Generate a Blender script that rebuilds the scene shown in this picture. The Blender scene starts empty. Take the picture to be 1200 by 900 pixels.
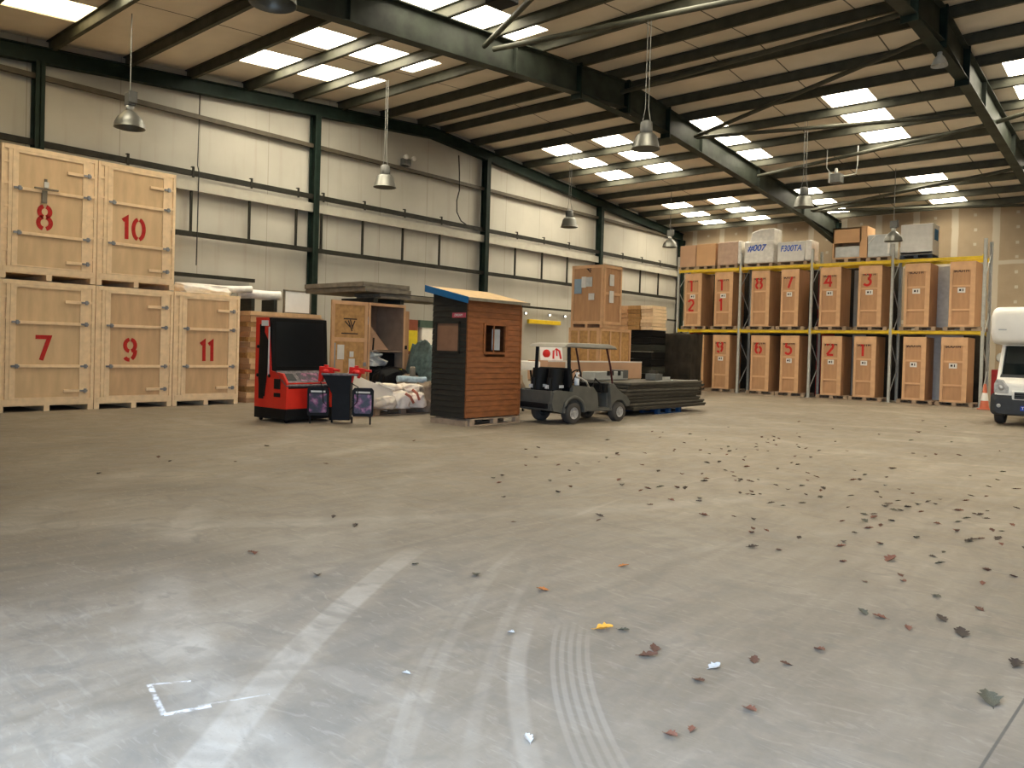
import bpy, bmesh, math, random
from mathutils import Vector, Matrix, Euler
random.seed(7)
SC = bpy.context.scene
COL = SC.collection
PI = math.pi

# ------------------------------------------------------------------ materials
def nodes_of(name):
    m = bpy.data.materials.new(name); m.use_nodes = True
    nt = m.node_tree; nt.nodes.clear()
    out = nt.nodes.new('ShaderNodeOutputMaterial')
    return m, nt, out

def N(nt, t, **kw):
    n = nt.nodes.new(t)
    for k, v in kw.items(): setattr(n, k, v)
    return n

def ramp(nt, stops):
    r = N(nt, 'ShaderNodeValToRGB'); e = r.color_ramp.elements
    e[0].position, e[0].color = stops[0][0], (*stops[0][1], 1)
    e[1].position, e[1].color = stops[-1][0], (*stops[-1][1], 1)
    for p, c in stops[1:-1]:
        x = e.new(p); x.color = (*c, 1)
    return r

def mat(name, col, rough=.7, metal=0, var=.12, scale=6, stretch=(1, 1, 1), bump=0, spec=.3, trans=0, detail=4):
    m, nt, out = nodes_of(name); L = nt.links.new
    b = N(nt, 'ShaderNodeBsdfPrincipled'); L(b.outputs[0], out.inputs[0])
    b.inputs['Roughness'].default_value = rough; b.inputs['Metallic'].default_value = metal
    b.inputs['Specular IOR Level'].default_value = spec
    if trans: b.inputs['Transmission Weight'].default_value = trans
    tc = N(nt, 'ShaderNodeTexCoord'); mp = N(nt, 'ShaderNodeMapping'); mp.inputs['Scale'].default_value = stretch
    nz = N(nt, 'ShaderNodeTexNoise'); nz.inputs['Scale'].default_value = scale; nz.inputs['Detail'].default_value = detail
    L(tc.outputs['Object'], mp.inputs[0]); L(mp.outputs[0], nz.inputs[0])
    lo = tuple(max(0, c * (1 - var)) for c in col); hi = tuple(min(1, c * (1 + var)) for c in col)
    r = ramp(nt, [(.3, lo), (.7, hi)]); L(nz.outputs[0], r.inputs[0]); L(r.outputs[0], b.inputs['Base Color'])
    if bump:
        bp = N(nt, 'ShaderNodeBump'); bp.inputs['Strength'].default_value = bump; bp.inputs['Distance'].default_value = .02
        L(nz.outputs[0], bp.inputs['Height']); L(bp.outputs[0], b.inputs['Normal'])
    return m

def emit(name, col, s):
    m, nt, out = nodes_of(name)
    e = N(nt, 'ShaderNodeEmission'); e.inputs[0].default_value = (*col, 1); e.inputs[1].default_value = s
    nt.links.new(e.outputs[0], out.inputs[0]); return m

M = {}
M['ply'] = mat('pale_plywood', (.68, .475, .262), .65, var=.09, scale=2.2, stretch=(3, 3, .7))
M['ply2'] = mat('pale_plywood_b', (.61, .40, .215), .65, var=.1, scale=2.4, stretch=(3, 3, .7))
M['batten'] = mat('softwood_batten', (.84, .63, .38), .65, var=.08, scale=4, stretch=(2, 2, 2))
M['crate_wood'] = mat('orange_plywood', (.41, .225, .11), .6, var=.1, scale=3, stretch=(3, 3, .6))
M['crate_wood_light'] = mat('orange_softwood', (.56, .335, .175), .6, var=.1, scale=4)
M['osb'] = mat('wood_flake_board', (.42, .235, .085), .6, var=.22, scale=9, stretch=(1, 1, 1))
M['osb_dark'] = mat('inner_board', (.33, .23, .15), .8, var=.12, scale=5)
M['pallet'] = mat('weathered_pallet_wood', (.30, .215, .14), .85, var=.22, scale=5)
M['pallet_dark'] = mat('dark_pallet_wood', (.035, .045, .06), .8, var=.2, scale=5)
M['pallet_blue'] = mat('blue_paint_pallet', (.008, .045, .12), .8, var=.2, scale=5)
M['cardboard'] = mat('cardboard', (.47, .285, .17), .75, var=.05, scale=3)
M['cardboard2'] = mat('cardboard_orange', (.56, .33, .165), .75, var=.04, scale=3)
M['red_paint'] = mat('red_stencil_paint', (.47, .018, .012), .6, var=.15, scale=20)
M['black_ink'] = mat('black_ink', (.03, .02, .02), .7)
M['blue_ink'] = mat('blue_marker_ink', (.05, .12, .50), .7)
M['steel'] = mat('green_black_steel', (.008, .017, .012), .6, var=.35, scale=4, spec=.18)
M['frame_steel'] = mat('weathered_frame_steel', (.030, .036, .027), .6, var=.45, scale=2.2, spec=.2)
M['purlin'] = mat('grey_green_purlin', (.060, .060, .043), .6, var=.25, scale=3, spec=.2)
M['rail'] = mat('dark_wall_rail', (.022, .021, .016), .6, var=.25, scale=5, spec=.15)
M['brownrail'] = mat('brown_wall_rail', (.075, .062, .042), .6, var=.2, scale=5)
M['cream'] = mat('cream_beam', (.36, .34, .28), .6, var=.08, scale=3)
M['galv'] = mat('galvanised_steel', (.40, .40, .36), .5, metal=.0, var=.12, scale=8)
M['yellow'] = mat('yellow_rack_paint', (.63, .43, .02), .45, var=.12, scale=5)
M['alu'] = mat('spun_aluminium', (.15, .15, .13), .42, metal=.6, var=.1, scale=6)
M['lampgrey'] = mat('grey_lamp_housing', (.10, .10, .09), .5, var=.2)
M['toggle'] = mat('zinc_toggle_latch', (.28, .29, .31), .4, metal=.6, var=.1)
M['wire'] = mat('black_wire', (.012, .012, .012), .6)
M['greywire'] = mat('grey_wire', (.20, .20, .18), .6)
M['black'] = mat('black_plastic', (.007, .007, .007), .55, var=.2, spec=.15)
M['blackboard'] = mat('black_painted_board', (.022, .024, .018), .7, var=.3, scale=4, stretch=(1, 1, 5))
M['darkboard'] = mat('dark_grey_scenery_board', (.042, .036, .025), .75, var=.3, scale=3, stretch=(1, 1, 6))
M['greyboard'] = mat('scuffed_grey_board_edge', (.085, .074, .053), .75, var=.3, scale=3, stretch=(1, 1, 5))
M['darkcloth'] = mat('dark_brown_cloth', (.028, .022, .014), .9, var=.5, scale=2.2, bump=.5)
M['screen'] = mat('dark_glass_screen', (.006, .008, .009), .3, var=.1, spec=.25)
M['arcred'] = mat('arcade_red_gloss', (.62, .022, .010), .4, var=.06, spec=.4)
M['gunred'] = mat('toy_gun_red', (.62, .02, .015), .4, var=.08)
M['greypanel'] = mat('grey_control_panel', (.13, .11, .11), .5, var=.5, scale=14)
M['white'] = mat('white_gloss', (.78, .77, .72), .35, var=.03)
M['paper'] = mat('white_paper', (.62, .60, .55), .8, var=.06)
M['bluepaper'] = mat('blue_grey_paper', (.22, .30, .36), .8, var=.05)
M['whiteboard'] = mat('white_board', (.82, .78, .68), .7, var=.04)
M['wrap'] = mat('milky_stretch_wrap', (.72, .69, .62), .3, var=.14, scale=6, bump=.5, spec=.6)
M['wrapgrey'] = mat('grey_stretch_wrap', (.46, .47, .45), .3, var=.12, scale=6, bump=.4, spec=.6)
M['wrapcard'] = mat('film_wrapped_cardboard', (.48, .325, .23), .28, var=.12, scale=5, bump=.4, spec=.7)
M['shedorange'] = mat('orange_stained_shiplap', (.22, .075, .022), .65, var=.22, scale=4, stretch=(1, 1, 4))
M['sheddark'] = mat('black_stained_shiplap', (.022, .020, .014), .7, var=.3, scale=4, stretch=(1, 1, 4))
M['shedwin'] = mat('brown_window_board', (.25, .13, .07), .6, var=.1)
M['bluefascia'] = mat('blue_painted_fascia', (.01, .11, .25), .5, var=.1)
M['roofply'] = mat('bare_roof_ply', (.58, .41, .22), .7, var=.1)
M['pink'] = mat('pink_nameplate', (.45, .07, .09), .6)
M['tarp'] = mat('green_grey_tarpaulin', (.085, .125, .11), .28, var=.6, scale=7, bump=1.0, spec=.8)
M['bag'] = mat('white_woven_bag', (.78, .70, .58), .8, var=.12, scale=7, bump=.5)
M['bagbrown'] = mat('brown_paper_sack', (.24, .18, .12), .8, var=.2, scale=7, bump=.4)
M['bagred'] = mat('faded_red_print', (.48, .15, .09), .8, var=.2, scale=8)
M['slab'] = mat('grey_brown_slab', (.19, .165, .12), .8, var=.2, scale=5)
M['cartbody'] = mat('charcoal_cart_body', (.082, .078, .062), .6, var=.12, scale=5, spec=.3)
M['cartroof'] = mat('stone_cart_roof', (.30, .275, .22), .55, var=.08)
M['seat'] = mat('black_vinyl', (.009, .009, .008), .6, spec=.15)
M['tyre'] = mat('dusty_tyre_rubber', (.055, .048, .038), .85, var=.2)
M['hub'] = mat('silver_hub', (.42, .41, .39), .35, metal=.6)
M['darkred'] = mat('dark_red_strut', (.05, .008, .008), .4)
M['vanwhite'] = mat('van_white_body', (.86, .83, .74), .35, var=.02, spec=.5)
M['vanblack'] = mat('van_black_bumper', (.035, .038, .04), .6)
M['glass'] = mat('dark_windscreen', (.01, .015, .015), .08, var=.1, spec=.6)
M['lens'] = mat('clear_headlight', (.45, .45, .42), .15, var=.3, scale=12, spec=.8)
M['plateblue'] = mat('number_plate_blue', (.01, .05, .4), .5)
M['plateyellow'] = mat('number_plate_yellow', (.6, .6, .55), .5)
M['coneorange'] = mat('cone_orange', (.48, .12, .06), .55, var=.12)
M['red'] = mat('dull_red', (.26, .014, .012), .6, var=.2)
M['posterpurple'] = None
M['greygreen'] = mat('green_grey_box', (.06, .10, .075), .5)
M['deepyellow'] = mat('yellow_box', (.60, .48, .02), .5)
M['rustred'] = mat('rust_red_band', (.22, .06, .03), .6)
M['blueroll'] = mat('blue_roll', (.28, .36, .40), .6, var=.4, scale=8)
M['leafbrown'] = mat('brown_dead_leaf', (.10, .045, .025), .8, var=.35, scale=40)
M['leafrust'] = mat('rust_dead_leaf', (.17, .07, .04), .8, var=.3, scale=40)
M['leafdark'] = mat('dark_dead_leaf', (.055, .038, .025), .8, var=.3, scale=40)
M['leafyellow'] = mat('yellow_leaf', (.58, .27, .03), .7, var=.12, scale=40)
M['leaforange'] = mat('orange_leaf', (.42, .15, .04), .7, var=.15, scale=40)
M['leafgreen'] = mat('olive_leaf', (.085, .078, .05), .8, var=.3, scale=40)
M['scrap'] = mat('white_paper_scrap', (.42, .41, .38), .8)
M['recess'] = mat('grey_recess_panel', (.30, .30, .265), .7, var=.12, scale=2)

def poster_mat():
    m, nt, out = nodes_of('purple_printed_poster'); L = nt.links.new
    b = N(nt, 'ShaderNodeBsdfPrincipled'); L(b.outputs[0], out.inputs[0]); b.inputs['Roughness'].default_value = .4
    tc = N(nt, 'ShaderNodeTexCoord'); nz = N(nt, 'ShaderNodeTexNoise'); nz.inputs['Scale'].default_value = 7; nz.inputs['Detail'].default_value = 5
    L(tc.outputs['Object'], nz.inputs[0])
    r = ramp(nt, [(.40, (.012, .01, .014)), (.52, (.05, .018, .045)), (.58, (.22, .05, .12)), (.70, (.33, .20, .24))])
    L(nz.outputs[0], r.inputs[0]); L(r.outputs[0], b.inputs[0]); return m
M['poster'] = poster_mat()

def wall_mat():
    m, nt, out = nodes_of('white_wall_panels'); L = nt.links.new
    b = N(nt, 'ShaderNodeBsdfPrincipled'); L(b.outputs[0], out.inputs[0]); b.inputs['Roughness'].default_value = .65
    tc = N(nt, 'ShaderNodeTexCoord'); sp = N(nt, 'ShaderNodeSeparateXYZ'); L(tc.outputs['Object'], sp.inputs[0])
    # dirty patches and rust streaks that run down the sheets
    nz = N(nt, 'ShaderNodeTexNoise'); nz.inputs['Scale'].default_value = .55; nz.inputs['Detail'].default_value = 6; L(tc.outputs['Object'], nz.inputs[0])
    base = ramp(nt, [(.3, (.35, .33, .275)), (.7, (.44, .42, .35))]); L(nz.outputs[0], base.inputs[0])
    mp = N(nt, 'ShaderNodeMapping'); mp.inputs['Scale'].default_value = (1, 2.2, .16); L(tc.outputs['Object'], mp.inputs[0])
    st = N(nt, 'ShaderNodeTexNoise'); st.inputs['Scale'].default_value = 1.7; st.inputs['Detail'].default_value = 5; L(mp.outputs[0], st.inputs[0])
    sr = ramp(nt, [(.56, (0, 0, 0)), (.78, (1, 1, 1))]); L(st.outputs[0], sr.inputs[0])
    ml = N(nt, 'ShaderNodeMath', operation='MULTIPLY'); ml.inputs[1].default_value = .35; L(sr.outputs[0], ml.inputs[0])
    mx = N(nt, 'ShaderNodeMixRGB'); mx.inputs[2].default_value = (.26, .20, .15, 1); L(ml.outputs[0], mx.inputs[0]); L(base.outputs[0], mx.inputs[1])
    # sheet joints every 2.1 m
    md = N(nt, 'ShaderNodeMath', operation='PINGPONG'); md.inputs[1].default_value = 1.05; L(sp.outputs[1], md.inputs[0])
    lt = N(nt, 'ShaderNodeMath', operation='LESS_THAN'); lt.inputs[1].default_value = .011; L(md.outputs[0], lt.inputs[0])
    m2 = N(nt, 'ShaderNodeMixRGB'); m2.inputs[2].default_value = (.27, .25, .20, 1); L(lt.outputs[0], m2.inputs[0]); L(mx.outputs[0], m2.inputs[1])
    L(m2.outputs[0], b.inputs['Base Color'])
    return m
M['wall'] = wall_mat()

def plaster_mat():
    m, nt, out = nodes_of('brown_plasterboard_with_filled_joints'); L = nt.links.new
    b = N(nt, 'ShaderNodeBsdfPrincipled'); L(b.outputs[0], out.inputs[0]); b.inputs['Roughness'].default_value = .8
    tc = N(nt, 'ShaderNodeTexCoord'); sp = N(nt, 'ShaderNodeSeparateXYZ')
    nz = N(nt, 'ShaderNodeTexNoise'); nz.inputs['Scale'].default_value = 1.1; nz.inputs['Detail'].default_value = 5
    L(tc.outputs['Object'], nz.inputs[0])
    ds = N(nt, 'ShaderNodeVectorMath', operation='MULTIPLY_ADD'); ds.inputs[1].default_value = (.10, .10, .10)
    L(nz.outputs[1], ds.inputs[0]); L(tc.outputs['Object'], ds.inputs[2]); L(ds.outputs[0], sp.inputs[0])
    base = ramp(nt, [(.3, (.26, .195, .12)), (.7, (.33, .25, .16))]); L(nz.outputs[0], base.inputs[0])
    def band(sock, off, period, half):
        a = N(nt, 'ShaderNodeMath', operation='ADD'); a.inputs[1].default_value = off; L(sock, a.inputs[0])
        p = N(nt, 'ShaderNodeMath', operation='PINGPONG'); p.inputs[1].default_value = period / 2; L(a.outputs[0], p.inputs[0])
        l = N(nt, 'ShaderNodeMath', operation='LESS_THAN'); l.inputs[1].default_value = half; L(p.outputs[0], l.inputs[0]); return l
    v = band(sp.outputs[0], 6.17, 1.5, .13); h = band(sp.outputs[2], -5.7, 2.4, .08)
    # screw-head dabs of filler in mid board
    v2 = band(sp.outputs[0], 6.17 + .75, 1.5, .06); h2 = band(sp.outputs[2], -5.3, .6, .06)
    dm = N(nt, 'ShaderNodeMath', operation='MULTIPLY'); L(v2.outputs[0], dm.inputs[0]); L(h2.outputs[0], dm.inputs[1])
    mxm = N(nt, 'ShaderNodeMath', operation='MAXIMUM'); L(v.outputs[0], mxm.inputs[0]); L(h.outputs[0], mxm.inputs[1])
    mx2 = N(nt, 'ShaderNodeMath', operation='MAXIMUM'); L(mxm.outputs[0], mx2.inputs[0]); L(dm.outputs[0], mx2.inputs[1])
    m8 = N(nt, 'ShaderNodeMath', operation='MULTIPLY'); m8.inputs[1].default_value = .75; L(mx2.outputs[0], m8.inputs[0])
    mx = N(nt, 'ShaderNodeMixRGB'); mx.inputs[2].default_value = (.46, .41, .32, 1); L(m8.outputs[0], mx.inputs[0]); L(base.outputs[0], mx.inputs[1])
    L(mx.outputs[0], b.inputs['Base Color']); return m
M['plaster'] = plaster_mat()

def ceiling_mat():
    m, nt, out = nodes_of('beige_roof_liner'); L = nt.links.new
    b = N(nt, 'ShaderNodeBsdfPrincipled'); L(b.outputs[0], out.inputs[0]); b.inputs['Roughness'].default_value = .7
    tc = N(nt, 'ShaderNodeTexCoord'); sp = N(nt, 'ShaderNodeSeparateXYZ'); L(tc.outputs['Object'], sp.inputs[0])
    nz = N(nt, 'ShaderNodeTexNoise'); nz.inputs['Scale'].default_value = .9; nz.inputs['Detail'].default_value = 5; L(tc.outputs['Object'], nz.inputs[0])
    base = ramp(nt, [(.3, (.62, .56, .46)), (.7, (.74, .67, .56))]); L(nz.outputs[0], base.inputs[0])
    prev = base
    for x in (-16.8, -14.0, -9.85, -8.55, -6.0, -2.0):
        c = N(nt, 'ShaderNodeMath', operation='COMPARE'); c.inputs[1].default_value = x; c.inputs[2].default_value = .018
        L(sp.outputs[0], c.inputs[0])
        mx = N(nt, 'ShaderNodeMixRGB'); mx.inputs[2].default_value = (.08, .07, .05, 1)
        L(c.outputs[0], mx.inputs[0]); L(prev.outputs[0], mx.inputs[1]); prev = mx
    L(prev.outputs[0], b.inputs['Base Color']); return m
M['ceiling'] = ceiling_mat()

def floor_mat():
    m, nt, out = nodes_of('dusty_concrete_slab'); L = nt.links.new
    b = N(nt, 'ShaderNodeBsdfPrincipled'); L(b.outputs[0], out.inputs[0])
    b.inputs['Specular IOR Level'].default_value = .35
    tc = N(nt, 'ShaderNodeTexCoord'); sp = N(nt, 'ShaderNodeSeparateXYZ'); L(tc.outputs['Object'], sp.inputs[0])
    def noise(s, d, dist=0, sc=None):
        n = N(nt, 'ShaderNodeTexNoise'); n.inputs['Scale'].default_value = s; n.inputs['Detail'].default_value = d; n.inputs['Distortion'].default_value = dist
        if sc:
            mp = N(nt, 'ShaderNodeMapping'); mp.inputs['Scale'].default_value = sc; mp.inputs['Rotation'].default_value = (0, 0, .5)
            L(tc.outputs['Object'], mp.inputs[0]); L(mp.outputs[0], n.inputs[0])
        else: L(tc.outputs['Object'], n.inputs[0])
        return n
    def math_(op, a, bb, cc=None):
        n = N(nt, 'ShaderNodeMath', operation=op)
        for i, v in enumerate((a, bb, cc)):
            if v is None: continue
            if isinstance(v, (int, float)): n.inputs[i].default_value = v
            else: L(v, n.inputs[i])
        return n.outputs[0]
    n1 = noise(.45, 8, .6); n2 = noise(2.2, 8, 1.2); n3 = noise(1.1, 6, 2.0, (3.2, .6, 1)); n4 = noise(26, 3)
    v = math_('MULTIPLY_ADD', n1.outputs[0], .9, math_('MULTIPLY_ADD', n2.outputs[0], .75, math_('MULTIPLY_ADD', n3.outputs[0], .55, math_('MULTIPLY', n4.outputs[0], .22))))
    v = math_('MULTIPLY', v, .41)
    base = ramp(nt, [(.37, (.150, .124, .090)), (.47, (.203, .168, .122)), (.54, (.238, .198, .146)), (.64, (.30, .255, .19))]); L(v, base.inputs[0])
    # tyre sweeps and pale dragged bands: rings of dust left on the slab
    def ring(cx, cy, r, half, soft):
        dx = math_('SUBTRACT', sp.outputs[0], cx); dy = math_('SUBTRACT', sp.outputs[1], cy)
        d = math_('SQRT', math_('ADD', math_('MULTIPLY', dx, dx), math_('MULTIPLY', dy, dy)), 0)
        e = math_('ABSOLUTE', math_('SUBTRACT', d, r), 0)
        mr = N(nt, 'ShaderNodeMapRange'); mr.interpolation_type = 'SMOOTHSTEP'
        mr.inputs['From Min'].default_value = half; mr.inputs['From Max'].default_value = half + soft
        mr.inputs['To Min'].default_value = 1; mr.inputs['To Max'].default_value = 0
        L(e, mr.inputs[0]); return mr.outputs[0], d
    col = base.outputs[0]
    brk = ramp(nt, [(.30, (0, 0, 0)), (.6, (1, 1, 1))]); L(n2.outputs[0], brk.inputs[0])
    def lay(mask, amount, c, broken=True):
        nonlocal col
        f = math_('MULTIPLY', mask, amount)
        if broken: f = math_('MULTIPLY', f, math_('MULTIPLY_ADD', brk.outputs[0], .6, .4))
        mx = N(nt, 'ShaderNodeMixRGB'); mx.inputs[2].default_value = (*c, 1); L(f, mx.inputs[0]); L(col, mx.inputs[1]); col = mx.outputs[0]
    pale = (.45, .40, .325); dark = (.15, .132, .105)
    def near(cx, cy, rad, soft):
        dx = math_('SUBTRACT', sp.outputs[0], cx); dy = math_('SUBTRACT', sp.outputs[1], cy)
        d = math_('SQRT', math_('ADD', math_('MULTIPLY', dx, dx), math_('MULTIPLY', dy, dy)), 0)
        mr = N(nt, 'ShaderNodeMapRange'); mr.interpolation_type = 'SMOOTHSTEP'
        mr.inputs['From Min'].default_value = rad; mr.inputs['From Max'].default_value = rad + soft
        mr.inputs['To Min'].default_value = 1; mr.inputs['To Max'].default_value = 0
        L(d, mr.inputs[0]); return mr.outputs[0]
    nb = near(-3.55, 2.75, 1.35, .6)
    gap = ramp(nt, [(.42, (0, 0, 0)), (.6, (1, 1, 1))]); L(n1.outputs[0], gap.inputs[0])
    for cx, cy, r, h, s, a, c, loc in (
        (8.77, 11.13, 15.05, .075, .03, .42, pale, 1), (8.77, 11.13, 15.32, .06, .10, .45, dark, 1), (8.77, 11.13, 14.72, .12, .12, .55, dark, 1),
        (8.77, 11.13, 14.30, .015, .03, .18, pale, 1), (8.77, 11.13, 14.05, .015, .03, .15, pale, 1),
        (-1.3, 10.3, 8.75, .08, .15, .32, pale, 0), (-1.3, 10.3, 7.1, .08, .2, .26, pale, 0), (-1.3, 10.3, 10.2, .10, .2, .26, pale, 0), (-1.3, 10.3, 5.4, .12, .2, .3, dark, 0),
        (-16, -4, 15.5, .06, .1, .15, pale, 0), (-16, -4, 17.2, .09, .1, .25, dark, 0), (-2, -3.5, 5.9, .05, .06, .15, pale, 0), (6, 3.2, 9.4, .04, .04, .14, pale, 0), (4.5, 8.2, 9.2, .015, .02, .3, pale, 0),
        (-14, 18, 13.0, .08, .2, .25, pale, 0), (-14, 18, 10.5, .08, .2, .25, pale, 0), (-3, 22, 5.5, .10, .2, .25, pale, 0), (-3, 22, 8, .1, .2, .2, pale, 0),
        (-20, 14, 19.0, .10, .12, .22, dark, 0), (-20, 14, 17.2, .10, .12, .22, pale, 0)):
        k, _ = ring(cx, cy, r, h, s)
        lay(math_('MULTIPLY', k, nb if loc else gap.outputs[0]), a, c)
    # dark scuffed patches
    n5 = noise(1.5, 9, 2.5, (1, 2.2, 1)); sc5 = ramp(nt, [(.56, (0, 0, 0)), (.66, (1, 1, 1))]); L(n5.outputs[0], sc5.inputs[0]); lay(sc5.outputs[0], .42, dark)
    n6 = noise(3.4, 9, 3.0, (.8, 3.0, 1)); sc6 = ramp(nt, [(.58, (0, 0, 0)), (.68, (1, 1, 1))]); L(n6.outputs[0], sc6.inputs[0]); lay(sc6.outputs[0], .20, pale)
    n7 = noise(9, 6, 3.0, (.5, 3.5, 1)); sc7 = ramp(nt, [(.60, (0, 0, 0)), (.70, (1, 1, 1))]); L(n7.outputs[0], sc7.inputs[0]); lay(sc7.outputs[0], .16, pale)
    n8 = noise(2.6, 10, 1.6); sc8 = ramp(nt, [(.50, (0, 0, 0)), (.60, (1, 1, 1))]); L(n8.outputs[0], sc8.inputs[0]); lay(sc8.outputs[0], .30, dark, False)
    n9 = noise(60, 4); sc9 = ramp(nt, [(.60, (0, 0, 0)), (.72, (1, 1, 1))]); L(n9.outputs[0], sc9.inputs[0]); lay(sc9.outputs[0], .28, dark, False)
    # treaded tyre print on the right
    na = near(-2.35, 2.75, .55, .6)
    for r in (4.72, 4.765, 4.81, 4.855, 4.90):
        k, _ = ring(1.43, 6.2, r, .008, .010); lay(math_('MULTIPLY', k, na), .32, pale, True)
    k, _ = ring(1.43, 6.2, 4.81, .11, .05); lay(math_('MULTIPLY', k, na), .25, dark)
    k, _ = ring(1.43, 6.2, 5.08, .03, .03); lay(math_('MULTIPLY', k, na), .3, pale)
    # chalky white square mark
    chn = noise(22, 5, 1.0); chalk = ramp(nt, [(.36, (0, 0, 0)), (.56, (1, 1, 1))]); L(chn.outputs[0], chalk.inputs[0])
    def seg(ax, ay, bx, by, w, a, c=(.72, .71, .68), whole=False):
        L2 = math.hypot(bx - ax, by - ay); ux, uy = (bx - ax) / L2, (by - ay) / L2
        px = math_('SUBTRACT', sp.outputs[0], ax); py = math_('SUBTRACT', sp.outputs[1], ay)
        t = math_('ADD', math_('MULTIPLY', px, ux), math_('MULTIPLY', py, uy))
        u = math_('ABSOLUTE', math_('ADD', math_('MULTIPLY', px, -uy), math_('MULTIPLY', py, ux)), 0)
        inside = math_('MULTIPLY', math_('GREATER_THAN', t, 0), math_('LESS_THAN', t, L2))
        mr = N(nt, 'ShaderNodeMapRange'); mr.interpolation_type = 'SMOOTHSTEP'; mr.inputs['From Min'].default_value = w * .4; mr.inputs['From Max'].default_value = w
        mr.inputs['To Min'].default_value = 1; mr.inputs['To Max'].default_value = 0; L(u, mr.inputs[0])
        k2 = math_('MULTIPLY', inside, mr.outputs[0]); lay(k2 if whole else math_('MULTIPLY', k2, chalk.outputs[0]), a, c, not whole)
    seg(-3.60, 1.65, -3.26, 1.56, .016, .9); seg(-3.26, 1.56, -3.20, 1.74, .022, .95); seg(-3.59, 1.66, -3.50, 1.80, .012, .6); seg(-3.24, 1.70, -3.12, 1.98, .01, .45)
    # saw-cut joints of the slab
    seg(-.592, 3.3, -.42, 9.0, .009, .8, (.06, .057, .05), True)
    L(col, b.inputs['Base Color'])
    rr = ramp(nt, [(.35, (.52, .52, .52)), (.65, (.72, .72, .72))]); L(n2.outputs[0], rr.inputs[0]); L(rr.outputs[0], b.inputs['Roughness'])
    bp = N(nt, 'ShaderNodeBump'); bp.inputs['Strength'].default_value = .10; bp.inputs['Distance'].default_value = .01; L(n4.outputs[0], bp.inputs['Height']); L(bp.outputs[0], b.inputs['Normal'])
    return m
M['floor'] = floor_mat()
M['rooflight'] = emit('translucent_rooflight_sheet_in_daylight', (1.0, .90, .71), 15.0)
M['rooflight_old'] = emit('yellowed_rooflight_sheet_in_daylight', (1.0, .78, .42), 4.0)
M['spotlamp'] = emit('small_lit_lamp', (1, .93, .75), 3.0)

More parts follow.
